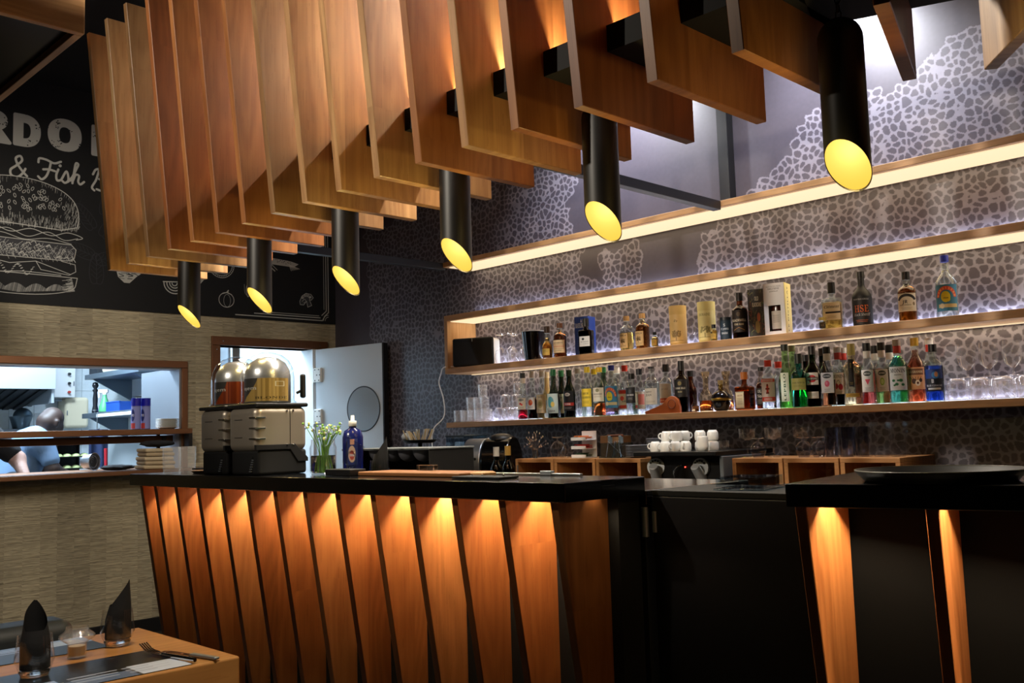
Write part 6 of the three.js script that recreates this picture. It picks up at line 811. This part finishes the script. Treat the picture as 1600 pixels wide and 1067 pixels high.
// ---------------------------------------------------------------- kitchen beyond the hatch
{
  const tileW = dataTex(256, 256, (u, v) => { const t = 1 + fbm(u * 6, v * 6, 3, 3) * 0.06; return [214 * t, 222 * t, 228 * t]; }), wm = new THREE.MeshStandardMaterial({ map: tileW, roughness: 0.35 });
  const k = structure('wall_kitchen', 'white tiled kitchen walls'); part('back_wall', span(0.3, 5.0, 0, 2.6, -8.95, -8.8), std(0xd2d8da, 0.6), k);
  // tiles 0.2 m on the back wall in view
  const tg = rbox(0.197, 0.197, 0.012, 0.002); for (let i = 0; i < 8; i++) for (let j = 0; j < 5; j++) { const m = new THREE.Mesh(tg, wm); m.name = 'tile'; m.position.set(2.2 + i * 0.2, 1.0 + j * 0.2, -8.797); k.add(m); }
  part('side_wall', [span(3.46, 3.52, 0, 2.6, -8.8, KZ - 0.15), span(0.2, 0.3, 0, 2.6, -8.95, KZ - 0.15), span(5.0, 5.1, 0, 2.6, -8.95, KZ - 0.15)], std(0xd8e0e4, 0.5), k);
  part('passage_wall', span(3.52, 5.0, 0, 2.6, -7.5, -7.42), std(0xe2e8ea, 0.5), k);
  const fl = structure('floor_kitchen', 'kitchen floor'); part('floor_slab', span(0.2, 5.1, -0.12, 0, -8.95, KZ), std(0x5a5f62, 0.5), fl);
  const ce = structure('ceiling_kitchen', 'white kitchen ceiling'); part('ceiling_slab', span(0.2, 5.1, 2.6, 2.7, -8.95, KZ - 0.15), white, ce);
  const lp = (x, z, w, d, nits, text) => { const t = thing('ceiling_panel', text, 'lamp', [x, 0, z]); part('frame', rbox(w + 0.04, 0.02, d + 0.04, 0.004, 0, 2.585, 0), white, t); part('diffuser', rbox(w, 0.01, d, 0.002, 0, 2.572, 0), glow(KITCHEN, 4), t); rectLight(KITCHEN, nits, w, d, [x, 2.56, z], [x, 0, z]); };
  lp(2.2, -7.3, 1.2, 0.5, 75, 'bright cool ceiling panel lamp over the kitchen'); lp(3.85, -6.85, 0.6, 0.4, 95, 'bright cool ceiling panel lamp in the kitchen passage');
  // hood
  { const t = thing('extractor_hood', 'stainless steel extractor hood with dark baffle filters', 'hood'); part('canopy', rspan(0.6, 2.8, 1.67, 2.4, -8.03, -8.0, 0.003), std(0xb4bec8, 0.4, { metalness: 0.6 }), t); part('canopy_side', [rspan(2.78, 2.8, 1.56, 2.4, -8.79, -8.03, 0.003)], std(0xb4bec8, 0.4, { metalness: 0.6 }), t); const fb = part('filter_back', box(2.15, 0.01, 0.75, 0, 0, 0).rotateX(-0.2).translate(1.7, 1.62, -8.4), std(0x14181c, 0.6), t); for (let i = 0; i < 16; i++) part('baffle', box(0.05, 0.012, 0.7, 0, 0, 0).rotateX(-0.2).translate(2.74 - i * 0.085, 1.608, -8.4), M('baffle', () => std(0x23282e, 0.5, { metalness: 0.5 })), fb); }
  { const t = thing('control_panel', 'white wall panel with three knobs beside the extractor hood', 'panel', [3.06, 1.63, -8.65]); part('case', rbox(0.17, 0.5, 0.25, 0.006, 0, 0.25, 0), white, t); for (const [yy, c] of [[0.2, 0x20252a], [0.12, 0x20252a], [0.045, 0xc84a40]]) part('knob', cyl(0.013, 0.01, 0.02, 0, 0, 0, 16).rotateX(Math.PI / 2).translate(0.03, yy, 0.135), std(c, 0.4), t); part('latch', rbox(0.008, 0.04, 0.012, 0.003, 0.072, 0.12, 0.128), steel, t); }
  { const t = thing('towel_dispenser', 'white rounded wall dispenser under the knob panel', 'dispenser', [3.19, 1.37, -8.69]); part('case', rbox(0.2, 0.265, 0.2, 0.03, 0, 0.133, 0, 4), cream, t); part('lock', rbox(0.008, 0.04, 0.006, 0.002, -0.085, 0.13, 0.1), steelDull, t); }
  { const t = thing('wall_ledge', 'steel kitchen ledge with pipe above the stove', 'ledge', [2.86, 1.37, -8.6]); part('ledge_plate', rbox(0.5, 0.015, 0.3, 0.003, -0.2, -0.009, -0.05), steelDull, t); part('pipe', rod([-0.1, 0.25, 0.0], [0.2, 0.24, 0.0], 0.012), steelDull, t); part('valve', rbox(0.03, 0.06, 0.03, 0.006, -0.06, 0.215, 0.01), darkSteel, t); }
  { const t = thing('steel_pot', 'steel pot with a round lid on the ledge behind the cook', 'pot', [2.72, 1.37, -8.55]); part('pot', lathe([[0, 0], [0.06, 0], [0.085, 0.1], [0.095, 0.102], [0.088, 0.1], [0.06, 0.008], [0, 0.006]], 30), std(0x6a7a86, 0.35, { metalness: 0.8 }), t); part('lid', new THREE.SphereGeometry(0.075, 24, 12, 0, 6.3, 0, 1.5).translate(0.02, 0.1, -0.02), std(0x5a6c7c, 0.4, { metalness: 0.7 }), t); }
  // wall shelves along the side wall
  const stM = std(0x7a8894, 0.35, { metalness: 0.75 });
  { const t = thing('kitchen_shelf', 'upper steel kitchen shelf holding rolls of foil', 'shelf'); part('shelf_plate', rspan(3.1, 3.445, 1.76, 1.8, -8.2, -7.15, 0.003), stM, t); part('bracket', extrude([[3.12, 1.76], [3.45, 1.76], [3.45, 1.58]], 0.02, 0.001).translate(0, 0, -8.1), stM, t); part('bracket', extrude([[3.12, 1.76], [3.45, 1.76], [3.45, 1.58]], 0.02, 0.001).translate(0, 0, -7.3), stM, t); }
  { const t = thing('kitchen_shelf', 'lower steel kitchen shelf loaded with plates and tubs', 'shelf'); part('shelf_plate', rspan(3.1, 3.44, 1.44, 1.48, -8.25, -6.42, 0.003), stM, t); for (const z of [-8.15, -7.25, -6.6]) part('bracket', extrude([[3.12, 1.44], [3.44, 1.44], [3.44, 1.26]], 0.02, 0.001).translate(0, 0, z), stM, t); part('rail', rspan(3.08, 3.1, 1.44, 1.465, -7.9, -6.9, 0.003), white, t); }
  { const t = thing('wrap_roll', 'cream roll of baking paper on the upper kitchen shelf', 'roll', [3.2, 1.835, -7.70]); part('roll', rod([0, 0, -0.3], [0, 0, 0.3], 0.034, 20), cream, t); part('core', rod([0, 0, -0.31], [0, 0, -0.29], 0.02, 14), std(0x8a6a48, 0.8), t); }
  { const t = thing('crate', 'dark wire crate on the upper kitchen shelf', 'crate', [3.24, 1.8005, -8.12]); part('basket', [box(0.2, 0.006, 0.16, 0, 0.003, 0), box(0.006, 0.1, 0.16, -0.1, 0.05, 0), box(0.006, 0.1, 0.16, 0.1, 0.05, 0), box(0.2, 0.1, 0.006, 0, 0.05, 0.08)], std(0x1c222a, 0.5), t); part('contents', new THREE.IcosahedronGeometry(0.05, 1).scale(1.4, 0.9, 1).translate(0, 0.06, 0), std(0x27313c, 0.6), t); }
  { const t = thing('spray_bottle', 'green spray bottle with white trigger on the kitchen shelf', 'spray bottle', [3.16, 1.4805, -7.93], 2.4); part('flask', lathe([[0, 0], [0.042, 0], [0.045, 0.01], [0.042, 0.05], [0.018, 0.12], [0.014, 0.15]], 24), std(0x4a9a6a, 0.4), t); part('trigger', [rbox(0.08, 0.03, 0.026, 0.008, 0.012, 0.172, 0), rbox(0.012, 0.045, 0.014, 0.004, 0.045, 0.14, 0), cyl(0.016, 0.016, 0.02, 0, 0.145, 0, 14)], white, t); }
  { const t = thing('pepper_mill', 'tall black turned pepper mill beside the green spray bottle', 'mill', [3.15, 1.4805, -8.1]); part('turned_body', lathe([[0, 0], [0.026, 0], [0.026, 0.02], [0.018, 0.06], [0.02, 0.12], [0.014, 0.17], [0.024, 0.19], [0.012, 0.2], [0.026, 0.225], [0.02, 0.25], [0, 0.258]], 24), std(0x14161c, 0.3), t); part('head_ring', cyl(0.0265, 0.0265, 0.006, 0, 0.02, 0, 20), steel, t); }
  for (const [z, text] of [[-8.0, 'blue plastic tub at the end of the lower kitchen shelf'], [-7.68, 'blue plastic tub beside the plate stack']]) { const t = thing('blue_tub', text, 'tub', [3.19, 1.4805, z + 0.0], 0); if (z > -7.9) t.position.x = 3.2; const w = 0.15, h = 0.075, d = 0.26; if (z < -7.9) { t.position.set(3.3, 1.4805, -8.02); } part('tub', [box(w, 0.004, d, 0, 0.002, 0), box(0.004, h, d, -w / 2, h / 2, 0), box(0.004, h, d, w / 2, h / 2, 0), box(w, h, 0.004, 0, h / 2, -d / 2), box(w, h, 0.004, 0, h / 2, d / 2)], std(0x1f4aa0, 0.4), t); part('rim', [box(0.012, 0.006, d + 0.01, -w / 2, h, 0), box(0.012, 0.006, d + 0.01, w / 2, h, 0)], std(0x2856b4, 0.4), t); }
  const kp = lathe([[0, 0], [0.06, 0], [0.07, 0.003], [0.1, 0.01], [0.1, 0.012], [0.07, 0.006], [0, 0.003]], 36); for (let i = 0; i < 10; i++) solo('dinner_plate', kp, whiteGloss, 'plate in the stack on the lower kitchen shelf', 'plate', [3.22, 1.4805 + i * 0.0085, -7.25], 0, 'plates on the kitchen shelf');
  solo('black_plate', kp.clone().scale(1.15, 1, 1.15), std(0x1b1e24, 0.3), 'dark slate plate topping the plate stack', 'plate', [3.22, 1.567, -7.25]);
  { const t = thing('white_tub', 'white plastic tub on the lower kitchen shelf by the hatch frame', 'tub', [3.2, 1.4805, -6.72]); part('tub', extrude([[-0.07, 0], [0.07, 0], [0.085, 0.075], [-0.085, 0.075]], 0.36, 0.002).translate(0, 0, -0.18), std(0xdfe7ec, 0.5), t); part('rim', rbox(0.18, 0.006, 0.37, 0.003, 0, 0.077, 0), white, t); }
  { const t = thing('squeeze_bottle', 'clear squeeze bottle with pointed tip on the white tub', 'bottle', [3.16, 1.5615, -6.80]); part('flask', lathe([[0, 0], [0.027, 0], [0.028, 0.004], [0.028, 0.085], [0.022, 0.092], [0, 0.093]], 24), std(0xdfe8ee, 0.4), t); part('nozzle', cyl(0.009, 0.002, 0.03, 0, 0.093, 0, 12), white, t); }
  { const t = thing('splash_panel', 'stainless splash panel and bracket behind the kitchen shelf', 'panel'); part('sheet', rspan(3.446, 3.458, 1.5, 2.0, -7.2, -6.42, 0.002), std(0xaab6c0, 0.35, { metalness: 0.7 }), t); part('gusset', extrude([[3.2, 1.95], [3.44, 1.95], [3.44, 1.7], [3.4, 1.7]], 0.012, 0.001).translate(0, 0, -6.75), steelDull, t); }
  // bench and tray rack
  { const t = thing('prep_bench', 'stainless kitchen bench with the cook working at it', 'bench'); part('bench_top', rspan(2.72, 3.44, 0.9, 0.93, -8.3, -7.2, 0.003), steel, t); for (const [x, z] of [[2.78, -8.25], [3.4, -8.25], [2.78, -7.25], [3.4, -7.25]]) part('leg', rspan(x - 0.02, x + 0.02, 0, 0.9, z - 0.02, z + 0.02), steel, t); }
  { const t = thing('bun_rack', 'black rack with trays of pale green buns', 'rack', [2.88, 0.9305, -7.95]); for (const x of [-0.13, 0.13]) for (const z of [-0.12, 0.12]) part('upright', rbox(0.014, 0.36, 0.014, 0.002, x, 0.18, z), black, t); for (const yy of [0.02, 0.11, 0.2, 0.3]) { part('tray', rbox(0.27, 0.008, 0.26, 0.002, 0, yy, 0), black, t); } part('back_sheet', box(0.27, 0.36, 0.004, 0, 0.18, -0.13), black, t); const bunM = std(0xb8c48a, 0.7); for (const yy of [0.114, 0.204]) for (let i = 0; i < 4; i++) part('bun', new THREE.SphereGeometry(0.035, 16, 8, 0, 6.3, 0, 1.6).scale(1, 0.7, 1).translate(-0.1 + i * 0.066, yy, 0.08), bunM, t); }
  { const t = thing('hanging_apron', 'navy blue apron hanging beside the bun rack', 'apron', [3.05, 1.02, -7.78]); const g = new THREE.PlaneGeometry(0.16, 0.3, 14, 10), p = g.attributes.position; for (let i = 0; i < p.count; i++) p.setZ(i, 0.018 * Math.sin(p.getX(i) * 70) + 0.01); g.computeVertexNormals(); g.translate(0, 0.17, 0); part('cloth', g, std(0x1c2a4e, 0.9, { side: THREE.DoubleSide }), t); part('hook', rod([0, 0.32, -0.02], [0, 0.325, 0.03], 0.004), steel, t); part('hanger_rod', rod([0, 0.325, -0.02], [0, 0.46, -0.02], 0.004), steel, t); }
  { const t = thing('utensil_can', 'steel can holding a red handled tool on the kitchen bench', 'can', [3.0, 0.9305, -7.45]); part('can', cyl(0.035, 0.035, 0.13, 0, 0, 0, 24, true), steel, t); part('base', cyl(0.035, 0.035, 0.004, 0, 0, 0, 24), steel, t); part('red_handle', rod([-0.015, 0.02, 0], [-0.02, 0.26, 0], 0.012), std(0xb02430, 0.4), t); }
}

// ---------------------------------------------------------------- the two cooks
function sdfMesh(bones, k, cell) {
  const lo = V3(1e9, 1e9, 1e9), hi = V3(-1e9, -1e9, -1e9);
  for (const [a, b, ra, rb] of bones) for (const [p, r] of [[a, ra], [b, rb]]) { lo.min(V3(p[0] - r, p[1] - r, p[2] - r)); hi.max(V3(p[0] + r, p[1] + r, p[2] + r)); }
  lo.addScalar(-cell * 3); hi.addScalar(cell * 3);
  const c = lo.clone().add(hi).multiplyScalar(0.5), half = Math.max(hi.x - lo.x, hi.y - lo.y, hi.z - lo.z) / 2, n = Math.min(170, Math.ceil(half * 2 / cell));
  const mc = new MarchingCubes(n, new THREE.MeshBasicMaterial(), false, false, 120000); mc.isolation = 0;
  const s = n, hs = n / 2; let q = 0;
  for (let z = 0; z < s; z++) for (let y = 0; y < s; y++) for (let x = 0; x < s; x++, q++) {
    const px = c.x + (x - hs) / hs * half, py = c.y + (y - hs) / hs * half, pz = c.z + (z - hs) / hs * half;
    let d = 1e3;
    for (const [a, b, ra, rb] of bones) {
      const bx = b[0] - a[0], by = b[1] - a[1], bz = b[2] - a[2], L = bx * bx + by * by + bz * bz, t = L > 0 ? Math.max(0, Math.min(1, ((px - a[0]) * bx + (py - a[1]) * by + (pz - a[2]) * bz) / L)) : 0;
      const dd = Math.hypot(px - a[0] - bx * t, py - a[1] - by * t, pz - a[2] - bz * t) - (ra + (rb - ra) * t);
      const h = Math.max(k - Math.abs(d - dd), 0) / k; d = Math.min(d, dd) - h * h * k * 0.25;
    }
    mc.field[q] = -d;
  }
  mc.update();
  const cnt = mc.count, pos = new Float32Array(cnt * 3); for (let i = 0; i < cnt; i++) { pos[i * 3] = c.x + mc.positionArray[i * 3] * half; pos[i * 3 + 1] = c.y + mc.positionArray[i * 3 + 1] * half; pos[i * 3 + 2] = c.z + mc.positionArray[i * 3 + 2] * half; }
  let g = new THREE.BufferGeometry(); g.setAttribute('position', new THREE.BufferAttribute(pos, 3)); g = mergeVertices(g, 1e-4); g.computeVertexNormals(); return g;
}
// a hand: palm and five bent fingers, built at the wrist and pointing along d
function handBones(w, d, up) {
  const D = V3(...d).normalize(), U = V3(...up).normalize(), S = new THREE.Vector3().crossVectors(D, U).normalize(), P = (a, s, u) => { const v = V3(...w).addScaledVector(D, a).addScaledVector(S, s).addScaledVector(U, u); return [v.x, v.y, v.z]; };
  const out = [[P(0, 0, 0), P(0.05, 0, -0.003), 0.024, 0.022], [P(0.03, -0.02, 0), P(0.075, -0.03, -0.003), 0.014, 0.012], [P(0.03, 0.02, 0), P(0.075, 0.026, -0.003), 0.014, 0.011]];
  [[-0.03, 0.07], [-0.01, 0.08], [0.01, 0.075], [0.027, 0.058]].forEach(([s, l]) => { out.push([P(0.075, s, -0.003), P(0.075 + l * 0.5, s, -0.016), 0.0095, 0.009], [P(0.075 + l * 0.5, s, -0.016), P(0.075 + l * 0.85, s, -0.045), 0.009, 0.0078]); });
  out.push([P(0.02, -0.025, -0.005), P(0.05, -0.05, -0.02), 0.012, 0.0105], [P(0.05, -0.05, -0.02), P(0.075, -0.052, -0.035), 0.01, 0.0085]); return out;
}
function grow(b, d) { return b.map(([p, q, r, s]) => [p, q, r + d, s + d]); }
{
  // cook bent over the bench, seen from the side and back
  const t = thing('person', 'cook in a blue grey t-shirt bent over the kitchen bench', 'person');
  const head = [[[2.605, 1.40, -7.6], [2.645, 1.43, -7.62], 0.078, 0.082], [[2.63, 1.37, -7.61], [2.68, 1.36, -7.63], 0.06, 0.05], [[2.70, 1.38, -7.635], [2.712, 1.372, -7.637], 0.014, 0.01], [[2.645, 1.375, -7.53], [2.65, 1.4, -7.527], 0.012, 0.014], [[2.668, 1.375, -7.70], [2.672, 1.4, -7.703], 0.012, 0.014], [[2.69, 1.41, -7.605], [2.69, 1.41, -7.665], 0.012, 0.012], [[2.69, 1.34, -7.63], [2.7, 1.335, -7.632], 0.018, 0.015]];
  const neck = [[[2.54, 1.30, -7.59], [2.61, 1.38, -7.605], 0.055, 0.052]];
  const torso = [[[2.38, 0.98, -7.6], [2.47, 1.2, -7.6], 0.125, 0.14], [[2.47, 1.2, -7.6], [2.53, 1.28, -7.595], 0.13, 0.08], [[2.49, 1.24, -7.44], [2.50, 1.24, -7.76], 0.07, 0.07]];
  const armU = [[[2.52, 1.235, -7.42], [2.57, 1.05, -7.38], 0.058, 0.045], [[2.52, 1.235, -7.78], [2.6, 1.06, -7.82], 0.058, 0.045]];
  const armL = [[[2.57, 1.05, -7.38], [2.72, 1.0, -7.46], 0.044, 0.03], [[2.6, 1.06, -7.82], [2.74, 1.0, -7.76], 0.044, 0.03]];
  const legs = [[[2.36, 0.95, -7.52], [2.38, 0.5, -7.5], 0.095, 0.065], [[2.38, 0.5, -7.5], [2.34, 0.1, -7.5], 0.062, 0.045], [[2.36, 0.95, -7.68], [2.36, 0.5, -7.7], 0.095, 0.065], [[2.36, 0.5, -7.7], [2.34, 0.1, -7.7], 0.062, 0.045], [[2.34, 0.05, -7.5], [2.46, 0.035, -7.49], 0.045, 0.035], [[2.34, 0.05, -7.7], [2.46, 0.035, -7.71], 0.045, 0.035]];
  const skin = std(0x35241e, 0.55);
  const body = merge([sdfMesh([...torso, ...neck, ...armU, ...armL, ...legs], 0.04, 0.016), sdfMesh([...head, ...neck], 0.025, 0.005), sdfMesh(handBones([2.72, 1.0, -7.46], [1, -0.1, -0.3], [0, 1, 0.1]), 0.012, 0.004), sdfMesh(handBones([2.74, 1.0, -7.76], [1, -0.1, 0.2], [0, 1, 0.1]), 0.012, 0.004)].map(noUv));
  part('body', body, skin, t);
  part('shirt', sdfMesh(grow([...torso, [[2.52, 1.235, -7.42], [2.555, 1.12, -7.395], 0.06, 0.052], [[2.52, 1.235, -7.78], [2.57, 1.13, -7.80], 0.06, 0.052]], 0.014), 0.04, 0.012), std(0x6c86a6, 0.85), t, 'blue grey t-shirt');
  part('trousers', sdfMesh(grow(legs.slice(0, 4), 0.014), 0.05, 0.016), std(0x16181e, 0.9), t); part('shoes', sdfMesh(grow(legs.slice(4), 0.008), 0.02, 0.01), std(0x0e0e10, 0.6), t);
  part('eyes', [[-7.612], [-7.655]].map(([z]) => new THREE.SphereGeometry(0.009, 10, 8).translate(2.702, 1.398, z)), std(0xd8d4cc, 0.3), t);
}
{
  const t = thing('person', 'cook in a black t-shirt leaning on the hatch bench, only one arm showing', 'person');
  const X = 1.86, Z = -7.1;
  const head = [[[X + 0.06, 1.56, Z + 0.03], [X + 0.07, 1.61, Z + 0.05], 0.078, 0.085], [[X + 0.08, 1.54, Z + 0.08], [X + 0.08, 1.52, Z + 0.09], 0.055, 0.045], [[X + 0.08, 1.57, Z + 0.135], [X + 0.08, 1.56, Z + 0.14], 0.012, 0.01], [[X - 0.02, 1.57, Z + 0.04], [X - 0.02, 1.6, Z + 0.04], 0.012, 0.014], [[X + 0.15, 1.57, Z + 0.04], [X + 0.15, 1.6, Z + 0.04], 0.012, 0.014]];
  const neck = [[[X + 0.02, 1.4, Z], [X + 0.05, 1.52, Z + 0.02], 0.055, 0.052]];
  const torso = [[[X - 0.06, 0.95, Z - 0.06], [X, 1.22, Z - 0.02], 0.13, 0.15], [[X - 0.15, 1.33, Z - 0.01], [X + 0.17, 1.30, Z], 0.075, 0.075], [[X, 1.2, Z], [X + 0.02, 1.38, Z], 0.14, 0.07]];
  const sh = [X + 0.2, 1.3, Z + 0.02], el = [X + 0.355, 1.14, Z + 0.08], wr = [X + 0.37, 0.99, Z + 0.24], sh2 = [X - 0.2, 1.32, Z], el2 = [X - 0.24, 1.08, Z + 0.1], wr2 = [X - 0.12, 1.03, Z + 0.3];
  const armU = [[sh, el, 0.06, 0.047], [sh2, el2, 0.06, 0.047]], armL = [[el, wr, 0.047, 0.03], [el2, wr2, 0.047, 0.03]];
  const legs = [[[X - 0.14, 0.92, Z - 0.06], [X - 0.14, 0.5, Z - 0.05], 0.095, 0.066], [[X - 0.14, 0.5, Z - 0.05], [X - 0.14, 0.1, Z - 0.08], 0.062, 0.045], [[X + 0.03, 0.92, Z - 0.06], [X + 0.04, 0.5, Z - 0.05], 0.095, 0.066], [[X + 0.04, 0.5, Z - 0.05], [X + 0.04, 0.1, Z - 0.08], 0.062, 0.045], [[X - 0.14, 0.05, Z - 0.08], [X - 0.14, 0.035, Z + 0.06], 0.045, 0.035], [[X + 0.04, 0.05, Z - 0.08], [X + 0.04, 0.035, Z + 0.06], 0.045, 0.035]];
  const skin = std(0xa88478, 0.55);
  part('body', merge([sdfMesh([...torso, ...neck, ...armU, ...armL, ...legs], 0.04, 0.016), sdfMesh([...head, ...neck], 0.025, 0.007), sdfMesh(handBones(wr, [0.1, -0.3, 1], [0, 1, 0.3]), 0.012, 0.004), sdfMesh(handBones(wr2, [0.2, -0.2, 1], [0, 1, 0.2]), 0.012, 0.004)].map(noUv)), skin, t);
  part('shirt', sdfMesh(grow([...torso, [sh, [X + 0.315, 1.185, Z + 0.06], 0.064, 0.056], [sh2, [X - 0.225, 1.16, Z + 0.06], 0.064, 0.056]], 0.014), 0.04, 0.012), std(0x101218, 0.9), t, 'black t-shirt');
  part('trousers', sdfMesh(grow(legs.slice(0, 4), 0.014), 0.05, 0.016), std(0x16181e, 0.9), t); part('shoes', sdfMesh(grow(legs.slice(4), 0.008), 0.02, 0.01), std(0x0e0e10, 0.6), t);
  part('hair', sdfMesh(grow([[[X + 0.05, 1.6, Z + 0.015], [X + 0.07, 1.64, Z + 0.04], 0.075, 0.07]], 0.006), 0.02, 0.01), std(0x2a201a, 0.8), t);
}
function noUv(g) { const n = g.attributes.position.count; g.setAttribute('uv', new THREE.BufferAttribute(new Float32Array(n * 2), 2)); return g; }

scene.traverse(o => { if (o.isMesh) { o.castShadow = true; o.receiveShadow = true; } });
renderer.render(scene, camera);
